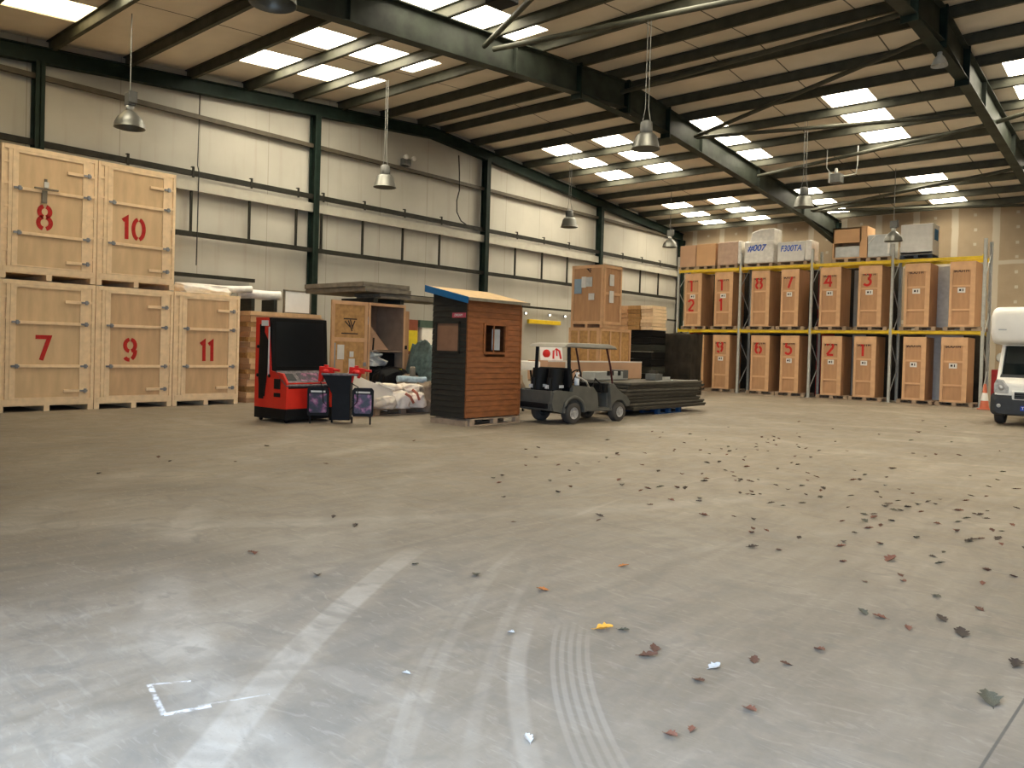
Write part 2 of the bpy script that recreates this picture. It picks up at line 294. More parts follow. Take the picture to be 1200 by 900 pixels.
# ------------------------------------------------------------------ mesh builder
class B:
    def __init__(s): s.v = []; s.f = []; s.mi = []; s.sm = []
    def add(s, vs, fs, mi=0, smooth=False, T=None):
        o = len(s.v)
        s.v += [tuple(T @ Vector(p)) for p in vs] if T is not None else [tuple(p) for p in vs]
        for f in fs: s.f.append([i + o for i in f]); s.mi.append(mi); s.sm.append(smooth)
        return s
    def box(s, x0, x1, y0, y1, z0, z1, mi=0, T=None):
        vs = [(x, y, z) for z in (z0, z1) for y in (y0, y1) for x in (x0, x1)]
        return s.add(vs, [(0, 2, 3, 1), (4, 5, 7, 6), (0, 1, 5, 4), (1, 3, 7, 5), (3, 2, 6, 7), (2, 0, 4, 6)], mi, False, T)
    def prism(s, poly, axis, a, b, mi=0, T=None):
        # poly: 2-D points in the other two axes (x: y,z / y: x,z / z: x,y)
        def P(p, t): return {'x': (t, p[0], p[1]), 'y': (p[0], t, p[1]), 'z': (p[0], p[1], t)}[axis]
        n = len(poly); vs = [P(p, a) for p in poly] + [P(p, b) for p in poly]
        fs = [tuple(range(n)), tuple(range(2 * n - 1, n - 1, -1))] + [(i, i + n, (i + 1) % n + n, (i + 1) % n) for i in range(n)]
        return s.add(vs, fs, mi, False, T)
    def tube(s, pts, r, n=8, mi=0, T=None, r2=None):
        pts = [Vector(p) for p in pts]; vs = []; fs = []; m = len(pts)
        for i, p in enumerate(pts):
            d = (pts[min(i + 1, m - 1)] - pts[max(i - 1, 0)]).normalized()
            up = Vector((0, 0, 1)) if abs(d.z) < .9 else Vector((1, 0, 0))
            a = d.cross(up).normalized(); b = d.cross(a)
            rr = r if r2 is None else r + (r2 - r) * i / (m - 1)
            for k in range(n):
                t = 2 * PI * k / n; vs.append(p + a * (math.cos(t) * rr) + b * (math.sin(t) * rr))
        for i in range(m - 1):
            for k in range(n):
                fs.append((i * n + k, i * n + (k + 1) % n, (i + 1) * n + (k + 1) % n, (i + 1) * n + k))
        o = len(s.f); s.add(vs, fs, mi, True, T)
        s.add([vs[k] for k in range(n)], [tuple(range(n))], mi, False, T)
        s.add([vs[(m - 1) * n + k] for k in range(n)], [tuple(reversed(range(n)))], mi, False, T)
        return s
    def lathe(s, prof, c=(0, 0, 0), n=24, mi=0, axis='z', T=None):
        vs = []; fs = []
        for r, h in prof:
            for k in range(n):
                t = 2 * PI * k / n; u, w = r * math.cos(t), r * math.sin(t)
                p = {'z': (u, w, h), 'y': (u, h, w), 'x': (h, u, w)}[axis]
                vs.append((p[0] + c[0], p[1] + c[1], p[2] + c[2]))
        for i in range(len(prof) - 1):
            for k in range(n):
                fs.append((i * n + k, i * n + (k + 1) % n, (i + 1) * n + (k + 1) % n, (i + 1) * n + k))
        return s.add(vs, fs, mi, True, T)
    def build(s, name, mats, parent=None, loc=(0, 0, 0), rot=(0, 0, 0), bevel=0, kind=None):
        me = bpy.data.meshes.new(name); me.from_pydata(s.v, [], s.f)
        for m in (mats if isinstance(mats, (list, tuple)) else [mats]): me.materials.append(m)
        me.polygons.foreach_set('material_index', s.mi); me.polygons.foreach_set('use_smooth', s.sm)
        bm = bmesh.new(); bm.from_mesh(me)
        bmesh.ops.recalc_face_normals(bm, faces=bm.faces); bm.to_mesh(me); bm.free()
        me.update()
        o = bpy.data.objects.new(name, me); COL.objects.link(o)
        o.parent = parent; o.location = loc; o.rotation_euler = rot
        if bevel:
            md = o.modifiers.new('bevel', 'BEVEL'); md.width = bevel; md.segments = 2; md.limit_method = 'ANGLE'
        if kind: o['kind'] = kind
        return o

def thing(name, label, cat, loc=(0, 0, 0), rz=0, group=None):
    o = bpy.data.objects.new(name, None); COL.objects.link(o)
    o.location = loc; o.rotation_euler = (0, 0, rz); o.empty_display_size = .2
    o['label'] = label; o['category'] = cat
    if group: o['group'] = group
    return o
def tag(o, label, cat, group=None):
    o['label'] = label; o['category'] = cat
    if group: o['group'] = group
    return o
def bx(x0, x1, y0, y1, z0, z1): return B().box(x0, x1, y0, y1, z0, z1)
cnt = {}
def S(name, b, m, **k):
    cnt[name] = cnt.get(name, 0) + 1
    return b.build('%s_%d' % (name, cnt[name]) if name in ('trim', 'window', 'door') else name, m, kind='structure', **k)

def text_mesh(txt, size, mat_, parent, loc, rot, name='lettering', extrude=.002, shear=0, weight=0, squash=1):
    cu = bpy.data.curves.new(name, 'FONT'); cu.body = txt; cu.size = size; cu.extrude = extrude; cu.align_x = 'CENTER'; cu.align_y = 'CENTER'
    cu.shear = shear; cu.offset = weight
    t = bpy.data.objects.new(name + '_tmp', cu); COL.objects.link(t)
    dg = bpy.context.evaluated_depsgraph_get(); me = bpy.data.meshes.new_from_object(t.evaluated_get(dg))
    bpy.data.objects.remove(t)
    me.materials.clear(); me.materials.append(mat_)
    o = bpy.data.objects.new(name, me); COL.objects.link(o); o.parent = parent; o.location = loc; o.rotation_euler = rot; o.scale = (squash, 1, 1)
    return o

# ------------------------------------------------------------------ stencil digits, unit height, strokes with stencil gaps
def arc(cx, cy, rx, ry, a0, a1, n=14):
    return [(cx + rx * math.cos(math.radians(a0 + (a1 - a0) * i / n)), cy + ry * math.sin(math.radians(a0 + (a1 - a0) * i / n))) for i in range(n + 1)]
DIG = {
 '0': [arc(.3, .5, .22, .42, 100, 260), arc(.3, .5, .22, .42, -80, 80)],
 '1': [[(.14, .80), (.30, .92), (.31, .04)]],
 '2': [arc(.3, .68, .21, .24, 165, -25, 14) + [(.10, .09)], [(.10, .07), (.54, .07)]],
 '3': [arc(.28, .71, .20, .21, 150, -80), arc(.28, .28, .23, .22, 82, -150)],
 '4': [[(.42, .03), (.42, .95), (.07, .32), (.56, .32)]],
 '5': [[(.52, .92), (.16, .92), (.13, .52)], arc(.29, .31, .23, .26, 130, -150)],
 '6': [arc(.30, .30, .21, .24, 100, 260), arc(.30, .30, .21, .24, -80, 80), [(.10, .36)] + arc(.42, .52, .32, .41, 172, 100, 8)],
 '7': [[(.06, .93), (.55, .93), (.27, .03)]],
 '8': [arc(.3, .71, .19, .21, 105, 255), arc(.3, .71, .19, .21, -75, 75), arc(.3, .28, .22, .23, 105, 255), arc(.3, .28, .22, .23, -75, 75)],
 '9': [arc(.30, .68, .21, .25, 100, 260), arc(.30, .68, .21, .25, -75, 80), arc(.24, .45, .275, .39, 5, -60, 8), arc(.27, .28, .20, .21, -85, -150, 5)],
}
def strokes(b, polys, h, w, place):
    for pl in polys:
        P = [Vector(p) * h for p in pl]; n = len(P); L_, R_ = [], []
        for i, p in enumerate(P):
            d0 = (P[i] - P[i - 1]).normalized() if i else (P[1] - P[0]).normalized()
            d1 = (P[i + 1] - P[i]).normalized() if i < n - 1 else d0
            d = (d0 + d1).normalized() if (d0 + d1).length > 1e-4 else d1
            nn = Vector((-d.y, d.x)); c = max(.45, d.dot(d1)); L_.append(p + nn * w / 2 / c); R_.append(p - nn * w / 2 / c)
        vs = [place(q, .0) for q in L_ + R_] + [place(q, .004) for q in L_ + R_]
        m = 2 * n; fs = []
        for i in range(n - 1):
            fs.append((i + m, i + 1 + m, i + 1 + n + m, i + n + m)); fs.append((i, i + n, i + 1 + n, i + 1))
            fs.append((i, i + 1, i + 1 + m, i + m)); fs.append((i + n, i + n + m, i + n + 1 + m, i + n + 1))
        fs.append((0, m, m + n, n)); fs.append((n - 1, 2 * n - 1, m + 2 * n - 1, m + n - 1))
        b.add(vs, fs)
    return b
def number_mesh(digits, h, w, origin, uvec, nvec, gap=.6, stack=None):
    """digits drawn upright on a wall plane: origin = lower left of the first digit, uvec = reading direction, nvec = outward"""
    b = B(); o = Vector(origin); u = Vector(uvec); nn = Vector(nvec)
    for i, ch in enumerate(digits):
        off = u * (i * gap * h) if stack is None else Vector((0, 0, -i * stack))
        strokes(b, DIG[ch], h, w, lambda q, t, off=off: o + off + u * q.x + Vector((0, 0, q.y)) + nn * (t + .001))
    return b

# ================================================================== THE BUILDING
XW, YB, YF, XR = -20.6, 36.9, -.5, 12.0
RIDGE, ZR, SL = 18.9, 9.5, .08
def zroof(y, d=0): return ZR - SL * abs(y - RIDGE) - d
# floor (inside and the apron outside the door)
S('floor', bx(XW - .2, XR + .2, YF - 14, YB + .2, -.2, 0), M['floor'])
# walls
def gable(x0, x1):
    return B().prism([(YF, 0), (YB, 0), (YB, zroof(YB) + .05), (RIDGE, ZR + .05), (YF, zroof(YF) + .05)], 'x', x0, x1)
S('wall_left', gable(XW - .15, XW), M['wall'])
S('wall_right', gable(XR, XR + .15), M['wall'])
S('wall_back', bx(XW, XR, YB, YB + .15, 0, zroof(YB) + .1), M['plaster'])
DX0, DX1, DZ = -4.3, 2.4, 4.6
wf = B(); wf.box(XW, DX0, YF - .15, YF, 0, zroof(YF) + .1); wf.box(DX1, XR, YF - .15, YF, 0, zroof(YF) + .1); wf.box(DX0, DX1, YF - .15, YF, DZ, zroof(YF) + .1)
S('wall_front', wf, M['wall'])
dr = B(); dr.box(DX0 - .1, DX0, YF - .2, YF + .05, 0, DZ + .1); dr.box(DX1, DX1 + .1, YF - .2, YF + .05, 0, DZ + .1); dr.box(DX0, DX1, YF - .2, YF + .3, DZ, DZ + .5)
S('door', dr, M['galv'])

# roof sheets with the rooflight openings left out
strips = [(-18.85, -17.65), (-16.55, -15.38), (-12.85, -11.75), (-8.42, -7.15), (-3.9, -2.7), (2.2, 3.4), (6.5, 7.7)]
runs = [(5.1, 6.75), (10.2, 14.5), (22.6, 27.85), (31.3, 36.25)]
xs = sorted({XW, XR} | {x for s_ in strips for x in s_}); ys = sorted({YF, YB, RIDGE} | {y for r in runs for y in r})
cb = B()
for i in range(len(xs) - 1):
    for j in range(len(ys) - 1):
        x0, x1, y0, y1 = xs[i], xs[i + 1], ys[j], ys[j + 1]
        if (x0, x1) in strips and (y0, y1) in runs: continue
        cb.add([(x0, y0, zroof(y0)), (x1, y0, zroof(y0)), (x1, y1, zroof(y1)), (x0, y1, zroof(y1)),
                (x0, y0, zroof(y0) + .08), (x1, y0, zroof(y0) + .08), (x1, y1, zroof(y1) + .08), (x0, y1, zroof(y1) + .08)],
               [(0, 1, 2, 3), (4, 7, 6, 5), (0, 4, 5, 1), (1, 5, 6, 2), (2, 6, 7, 3), (3, 7, 4, 0)])
S('ceiling', cb, M['ceiling'])
for (x0, x1) in strips:
    for (y0, y1) in runs:
        w = B(); w.add([(x0, y0, zroof(y0) + .03), (x1, y0, zroof(y0) + .03), (x1, y1, zroof(y1) + .03), (x0, y1, zroof(y1) + .03),
                        (x0, y0, zroof(y0) + .05), (x1, y0, zroof(y0) + .05), (x1, y1, zroof(y1) + .05), (x0, y1, zroof(y1) + .05)],
                       [(0, 1, 2, 3), (4, 7, 6, 5), (0, 4, 5, 1), (1, 5, 6, 2), (2, 6, 7, 3), (3, 7, 4, 0)])
        S('window', w, M['rooflight_old'] if (y0 < 5.5 and x0 < -18) else M['rooflight'])
# purlins (Z sections)
PY = [1.0, 3.1, 4.95, 6.75, 8.5, 10.1, 11.75, 13.4, 15.0, 16.7, 18.35, 19.45, 21.0, 22.35, 24.0, 25.75, 27.6, 29.3, 31.0, 32.75, 34.45, 36.1]
for y in PY:
    z = zroof(y); b = B()
    b.box(XW + .02, XR - .02, y - .012, y + .012, z - .25, z - .01)
    b.box(XW + .02, XR - .02, y - .012, y + .08, z - .255, z - .24)
    b.box(XW + .02, XR - .02, y - .07, y + .012, z - .03, z - .012)
    S('trim', b, M['purlin'])
# portal frame rafters + haunches, stiffeners and apex plates
def frame(x):
    fw = .13
    for a, e in ((YF + .05, RIDGE), (RIDGE, YB - .1)):
        b = B(); top = .24; dep = .72
        za, ze = zroof(a), zroof(e)
        def slab(d0, d1, h):
            b.add([(x - h, a, za - d0), (x + h, a, za - d0), (x + h, e, ze - d0), (x - h, e, ze - d0), (x - h, a, za - d1), (x + h, a, za - d1), (x + h, e, ze - d1), (x - h, e, ze - d1)],
                  [(0, 3, 2, 1), (4, 5, 6, 7), (0, 1, 5, 4), (1, 2, 6, 5), (2, 3, 7, 6), (3, 0, 4, 7)])
        slab(top, top + .025, fw); slab(top + dep, top + dep + .025, fw); slab(top, top + dep, .012)
        # haunch towards the eaves
        ev = YF + .05 if a < RIDGE - 1 and e == RIDGE else YB - .1
        sgn = 1 if ev < RIDGE else -1
        zl = zroof(ev) - top - dep
        h3 = ev + sgn * 4.2
        b.prism([(ev, zl), (h3, zroof(h3) - top - dep), (ev, zl - .35)], 'x', x - .012, x + .012)
        b.add([(x - fw, ev, zl - .35), (x + fw, ev, zl - .35), (x + fw, h3, zroof(h3) - top - dep - .02), (x - fw, h3, zroof(h3) - top - dep - .02),
               (x - fw, ev, zl - .37), (x + fw, ev, zl - .37), (x + fw, h3, zroof(h3) - top - dep - .04), (x - fw, h3, zroof(h3) - top - dep - .04)],
              [(0, 3, 2, 1), (4, 5, 6, 7), (0, 1, 5, 4), (1, 2, 6, 5), (2, 3, 7, 6), (3, 0, 4, 7)])
        for yy in ([a + (e - a) * k / 4 for k in (1, 2, 3)]):
            b.box(x - fw + .01, x + fw - .01, yy - .01, yy + .01, zroof(yy) - top - dep, zroof(yy) - top)
        S('trim', b, M['frame_steel'])
    b = B()
    for dy in (-2.3, -.03, .03, 2.3):
        y = RIDGE + dy; b.box(x - fw - .03, x + fw + .03, y - .02, y + .02, zroof(y) - 1.12, zroof(y) - .20)
    b.prism([(RIDGE - 2.3, zroof(RIDGE - 2.3) - .99), (RIDGE + 2.3, zroof(RIDGE + 2.3) - .99), (RIDGE + .1, zroof(RIDGE) - 1.18), (RIDGE - .1, zroof(RIDGE) - 1.18)], 'x', x - fw, x + fw)
    S('trim', b, M['steel'])
    for y in (YF + .2, YB - .25):   # stanchions
        b = B(); zt = zroof(y) - .3
        b.box(x - fw, x + fw, y - .19, y - .165, 0, zt); b.box(x - fw, x + fw, y + .165, y + .19, 0, zt); b.box(x - .012, x + .012, y - .17, y + .17, 0, zt)
        S('trim', b, M['steel'])
for x in (-12.45, -4.4, 3.65): frame(x)
# gable rafter of the left wall
GX = -20.42
for a, e in ((YF + .05, RIDGE), (RIDGE, YB - .05)):
    b = B()
    for d0, d1, h in ((.23, .255, .11), (.58, .605, .11), (.23, .6, .02)):
        b.add([(GX - h, a, zroof(a) - d0), (GX + h, a, zroof(a) - d0), (GX + h, e, zroof(e) - d0), (GX - h, e, zroof(e) - d0),
               (GX - h, a, zroof(a) - d1), (GX + h, a, zroof(a) - d1), (GX + h, e, zroof(e) - d1), (GX - h, e, zroof(e) - d1)],
              [(0, 3, 2, 1), (4, 5, 6, 7), (0, 1, 5, 4), (1, 2, 6, 5), (2, 3, 7, 6), (3, 0, 4, 7)])
    S('trim', b, M['steel'])
COLY = [-.75, 6.46, 14.03, 21.65, 29.2, 36.65]
for y in COLY:
    b = B(); zt = zroof(y) - .6
    b.box(-20.22, -20.2, y - .1, y + .1, 0, zt); b.box(-20.5, -20.48, y - .1, y + .1, 0, zt); b.box(-20.5, -20.2, y - .012, y + .012, 0, zt)
    S('trim', b, M['steel'])
# sheeting rails along the left wall
def rail(z, h, m, x=-20.42, y0=YF + .02, y1=YB - .02, t=.09): S('trim', B().box(x, x + t, y0, y1, z - h / 2, z + h / 2), m)
rail(7.6, .12, M['brownrail'], x=-20.5)
rail(6.05, .14, M['rail'])
rail(4.43, .13, M['rail'])
rail(3.33, .10, M['rail'], y0=YF + .02, y1=12.1); rail(3.30, .08, M['rail'], y0=17.2)
rail(5.72, .27, M['cream'], x=-20.46, t=.10)
for y in (3.2, 4.9, 8.5, 10.2, 11.92, 13.46, 14.36, 15.95, 17.65, 19.37, 23.5, 25.2, 26.92, 31.1, 32.8, 34.5):
    b = B(); b.box(-20.44, -20.38, y - .028, y + .028, 4.49, 5.585)
    b.box(-20.335, -20.31, y - .03, y + .03, 5.93, 6.22); b.box(-20.42, -20.31, y - .03, y + .03, 6.2, 6.22)
    S('trim', b, M['rail'])
# grey recess below the low rail (a dim side bay seen through the wall)
S('trim', B().box(-20.6, -20.56, YF + .1, 12.05, 1.2, 3.3), M['recess'])
# roof bracing tubes between the portal frames
def brace(p, q, r=.06): S('trim', B().tube([p, q], r, 10), M['purlin'])
F1, F2, F3 = -12.3, -4.55, 3.5
zb = lambda y: zroof(y) - .62
for (xa, ya, xb, yb) in ((F1, 12.9, F2, 8.6), (F1, 13.2, F2, 14.9), (F1, 18.5, F2, 17.5), (F1, 22.8, F2, 19.3), (F1, 22.9, F2, 24.7), (F1, 27.6, F2, 25.6), (F1, 33.0, F2, 30.2), (F1, 33.1, F2, 35.2),
                         (F2, 25.6, F3, 21.5), (F2, 30.2, F3, 30.0), (F2, 35.2, F3, 31)):
    brace((xa, ya, zb(ya)), (xb, yb, zb(yb)))

# ================================================================== THINGS ON THE WALL
lb = B().tube([(-20.34, 20.15, 8.55), (-20.33, 20.2, 7.9), (-20.33, 20.22, 7.3), (-20.33, 20.1, 6.9), (-20.33, 20.12, 6.5), (-20.33, 20.35, 6.2), (-20.33, 20.6, 6.12)], .022, 6)
tag(lb.build('hanging_cable', M['wire']), 'black cable looping down the white wall from roof to rail', 'cable')
tag(B().tube([(-20.45, 10.4, 8.25), (-20.45, 10.38, 6.3), (-20.33, 10.36, 6.1), (-20.33, 10.34, 3.6)], .015, 6).build('hanging_cable', M['wire']), 'thin straight cable hanging down the wall right of the crate marked 10', 'cable')
t = thing('twin_spotlight', 'small twin-headed emergency light high on the white wall', 'light', (-20.45, 17.75, 7.85))
bx(-.1, .08, -.16, .16, -.12, .1).build('housing', M['lampgrey'], t)
for s in (-1, 1): B().lathe([(0, 0), (.05, 0), (.085, .12), (.085, .13), (0, .12)], (.09, s * .17, .12), 14, axis='x').build('lamp_head', M['paper'], t)
for y, z, lab in ((10.13, 3.0, 'small round lit lamp low on the wall under the rail, left one near crate 10'), (10.5, 3.0, 'small round lit lamp low on the wall under the rail, right one near crate 10'),
                  (24.34, 3.05, 'small lit lamp on the wall directly above the yellow bar'), (25.9, 3.05, 'small lit lamp on the wall above right end of yellow bar'),
                  (26.97, 3.05, 'small lit lamp on the wall beside the tall brown crate'), (33.3, 2.75, 'small lit lamp on the wall left of the pallet rack end'), (33.9, 2.72, 'small lit lamp on the wall nearest the pallet rack end')):
    t = thing('wall_lamp', lab, 'light', (-20.5, y, z), group='small lamps along the wall')
    B().lathe([(0, -.03), (.07, -.03), (.07, .02), (0, .02)], n=14, axis='x').build('lamp_base', M['lampgrey'], t)
    B().lathe([(.045, .02), (.04, .05), (0, .06)], n=14, axis='x').build('lamp_globe', M['spotlamp'], t)
t = thing('barrier_bar', 'yellow horizontal bar fixed to the white wall above golf cart', 'bar', (-20.4, 25.46, 2.73))
bx(-.06, .06, -1.05, 1.05, -.085, .085).build('bar', M['yellow'], t, bevel=.01)
for y in (-.8, .8): bx(-.2, -.05, y - .04, y + .04, -.05, .05).build('bracket', M['rail'], t)
t = thing('wall_cabinet', 'yellow-doored wall cabinet with rust red top left of the shed', 'cabinet', (-20.3, 18.1, 1.3))
bx(-.25, .0, -.55, .25, 0, 1.2).build('cabinet_body', M['rustred'], t)
bx(.0, .03, -.5, .22, .12, .83).build('door', M['deepyellow'], t)
bx(.03, .04, -.45, -.4, .4, .5).build('handle', M['black'], t)
t = thing('wall_locker', 'narrow white locker with dark green top left of the shed', 'locker', (-20.3, 18.75, 1.25))
bx(-.25, .0, -.2, .45, 0, 1.0).build('locker_body', M['whiteboard'], t)
bx(-.26, .02, -.32, .47, 1.0, 1.25).build('locker_top', M['greygreen'], t)

# ================================================================== HIGH BAY LAMPS
def lamp(x, y, z, label, style=0, top=None, R=.30):
    t = thing('high_bay_lamp', label, 'lamp', (x, y, z), group='hanging high bay lamps')
    zt = (zroof(y) - .24 if top is None else top) - z
    k_ = R / .30
    if style == 0:
        B().lathe([(R * 1.02, .0), (R, .01), (R * .97, .09), (R * .8, .20), (R * .5, .30), (R * .33, .34), (.07, .36), (.07, .34), (R * .3, .325), (R * .48, .28), (R * .77, .19), (R * .94, .09), (R * .97, .0), (R * 1.02, 0)], n=28).build('reflector', M['alu'], t)
        B().lathe([(0, .36), (.075, .36), (.075, .46), (0, .46)], n=16).build('neck', M['galv'], t)
        h = B(); h.box(-.11, .11, -.07, .07, .46, .72); h.box(.11, .15, -.09, .09, .5, .74); h.build('ballast_housing', M['lampgrey'], t, bevel=.01)
        B().lathe([(0, .33), (.03, .33), (.05, .22), (.045, .12), (0, .08)], n=12).build('bulb', M['paper'], t)
        B().tube([(0, 0, .72), (0, 0, zt)], .011, 6).build('cable', M['greywire'], t)
    else:
        B().lathe([(R * 1.05, 0), (R * .98, .03), (R * .8, .26), (R * .62, .33), (.1, .34), (.1, .32), (R * .6, .30), (R * .76, .24), (R, .0), (R * 1.05, 0)], n=28).build('reflector', M['alu'], t)
        B().lathe([(0, .34), (.13, .34), (.14, .38), (.13, .58), (.05, .62), (0, .62)], n=18).build('ballast_housing', M['lampgrey'], t)
        B().lathe([(0, .33), (.03, .33), (.05, .2), (0, .1)], n=12).build('bulb', M['paper'], t)
        B().tube([(-.1, 0, .6), (-.04, 0, .9), (-.04, 0, zt)], .009, 6).build('cable', M['greywire'], t)
        B().tube([(.1, 0, .6), (.04, 0, .9), (.04, 0, zt)], .009, 6).build('cable', M['greywire'], t)
lamp(-16.82, 7.05, 5.95, 'silver bell lamp hanging above the crates marked 8 and 10')
lamp(-16.92, 13.94, 5.93, 'silver hanging lamp in front of the white wall, above the open crate', 1)
lamp(-16.9, 22.34, 5.97, 'small dark hanging lamp in front of the wall, above the tall brown crate', 1)
lamp(-16.9, 29.42, 6.08, 'hanging bell lamp near the far wall corner, above the rack end', 0)
lamp(-9.2, 14.85, 6.05, 'large pale hanging lamp close to the long dark roof beam', 1)
lamp(-9.2, 24.05, 6.2, 'hanging lamp against the lower end of the long roof beam', 1)
lamp(-8.2, 29.9, 5.80, 'hanging bell lamp in front of the wrapped boxes on the rack top', 0)
lamp(-9.2, 5.64, 6.0, 'silver lamp cut off by the top edge of the picture', 0)
t = thing('roof_lamp', 'small whitish bell lamp tucked under the right roof beam', 'lamp', (-4.39, 18.97, 8.02))
B().lathe([(.17, 0), (.165, .04), (.11, .16), (.05, .24), (.05, .40), (.09, .44), (.09, .47), (0, .47), (0, .2), (.1, .14), (.155, .02), (.17, 0)], n=20).build('bell_shade', M['galv'], t)
B().lathe([(0, .18), (.03, .16), (.03, .06), (0, .04)], n=10).build('bulb', M['paper'], t)
t = thing('hanging_speaker', 'dark square box hanging under roof purlins at top of picture', 'speaker', (-9.2, 10.05, 7.75))
bx(-.22, .22, -.2, .2, -.22, .24).build('cabinet', M['black'], t, bevel=.02); B().tube([(0, 0, .24), (0, 0, zroof(10.05) - 7.98)], .02, 8).build('drop_rod', M['greywire'], t)
B().lathe([(0, 0), (.14, 0), (.1, .02), (0, .02)], (.1, -.2, 0), 16, axis='y').build('grille', M['lampgrey'], t)
t = thing('hanging_fan_heater', 'small square heater unit with pipe hanging below roof centre right', 'heater', (-9.2, 26.8, 7.58))
bx(-.15, .2, -.16, .16, -.16, .14).build('casing', M['lampgrey'], t, bevel=.02)
bx(-.2, -.15, -.14, .14, -.14, .22).build('side_plate', M['galv'], t)
B().lathe([(0, .14), (.07, .14), (.04, .34), (0, .34)], n=12).build('flue', M['galv'], t)
B().tube([(.2, 0, .05), (.6, .1, .1), (.64, .1, .4), (.64, .1, zroof(26.9) - 7.84)], .018, 8).build('pipe', M['galv'], t)
B().tube([(-.15, 0, .14), (-.32, 0, .4), (-.32, 0, zroof(26.8) - 7.84)], .014, 8).build('hanger', M['galv'], t)

# ================================================================== LARGE NUMBERED CRATES
def storage_crate(y0, z0, digits, label, depth=1.7, width=1.74, x=-18.3, pm='ply', hook=False):
    """front faces +X; local origin at the front left bottom corner; u runs along +Y"""
    t = thing('storage_crate', label, 'crate', (x, y0, z0), group='large numbered plywood crates')
    W, H = width, 2.73; D = depth
    b = B()
    b.box(-D, -.03, .0, W, .14, H - .02)                     # carcass
    for a, c in ((0, .05), (W - .06, W)): b.box(-.03, 0, a, c, .141, H)
    for a, c in ((.13, .20), (W - .19, W - .12)): b.box(-.029, 0, a, c, .26, H - .09)
    b.box(-.032, .004, .052, W - .062, .142, .258); b.box(-.032, .004, .052, W - .062, H - .088, H - .002)
    for v in (.55, 1.02, 1.45, 1.92, 2.35):
        b.box(-.031, -.006, .045, .135, v, v + .05); b.box(-.031, -.006, W - .125, W - .055, v - .04, v + .01)
    for yy in (0, W - .03):                                   # side frames
        for xx in (-D, -D / 2, -.14): b.box(xx, xx + .1, *((-.007, .01) if yy == 0 else (W - .01, W + .007)), .145, H - .001)
    b.build('carcass', [M['batten']], t)
    # feet
    f = B()
    for yy in (.0, W / 2 - .06, W - .11): f.box(-D, 0, yy, yy + .11, 0, .12)
    f.box(-D, -.002, .002, W - .002, .118, .139)
    f.build('skid_base', M['batten'], t)
    d = B(); d0, d1, v0, v1 = .20, W - .19, .26, H - .09
    d.box(-.029, -.014, d0 + .002, d1 - .002, v0 + .002, v1 - .002, 0)
    d.box(-.014, .012, d0 + .001, d0 + .11, v0 + .001, v1 - .001, 1); d.box(-.014, .012, d1 - .11, d1 - .001, v0 + .001, v1 - .001, 1)
    d.box(-.014, .010, d0 + .111, d1 - .111, v1 - .055, v1 - .002, 1); d.box(-.014, .006, d0 + .111, d1 - .111, v0 + .002, v0 + .03, 1)
    dr_ = d.build('door', [M[pm], M['batten']], t)
    for v, a, c in ((1.86, d0 + .12, d1 - .02), (.95, d0 + .12, d1 - .02), (2.33, d1 - .42, d1 - .02), (.42, d1 - .42, d1 - .02)):
        B().box(-.012, .022, a, c, v - .032, v + .032).build('batten', M['batten'], dr_, bevel=.004)
    def latch(u, v):
        l = B(); l.box(.02, .045, u - .075, u + .075, v - .02, v + .02); l.box(.03, .06, u + .0, u + .05, v - .045, v + .045)
        l.build('toggle_latch', M['toggle'], dr_)
    for u, v in ((d0 + .1, 1.86), (d0 + .1, .95), (d1 - .02, 1.86), (d1 - .02, .95), (d1 - .02, 2.33), (d1 - .02, .42)): latch(u, v)
    hgt = .54; n = len(digits); g = .62 if n > 1 else .6
    if digits == '11': g = .38
    if digits == '10': g = .5
    wid = (n - 1) * g * hgt + .6 * hgt
    number_mesh(digits, hgt, .085, (-.013, W / 2 - wid / 2 - (-.02 if digits == '11' else .11), 1.06), (0, 1, 0), (1, 0, 0), g).build('stencilled_number', M['red_paint'], dr_)
    if hook:
        h = B(); h.box(.0, .03, .74, .84, 1.62, 1.88); h.box(.01, .05, .60, 1.05, 1.90, 1.93); h.box(.02, .05, .78, .83, 1.93, 2.12)
        h.build('hasp', M['slab'], dr_); B().box(.03, .06, .77, .86, 1.94, 2.06).build('label_tag', M['paper'], dr_)
    return t
storage_crate(5.17, 0, '7', 'large pale plywood crate stencilled red 7 standing on the floor at far left', width=1.84)
storage_crate(7.03, 0, '9', 'large pale plywood crate stencilled red 9 standing on the floor between 7 and 11', pm='ply2')
storage_crate(8.79, 0, '11', 'large pale plywood crate stencilled red 11, not stacked, right end of its row', width=1.70, pm='ply2')
storage_crate(5.17, 2.75, '8', 'large pale plywood crate stencilled red 8 stacked on the crate marked 7', pm='ply', hook=True, width=1.84)
storage_crate(7.03, 2.75, '10', 'large pale plywood crate stencilled red 10 stacked on the crate marked 9', pm='ply')

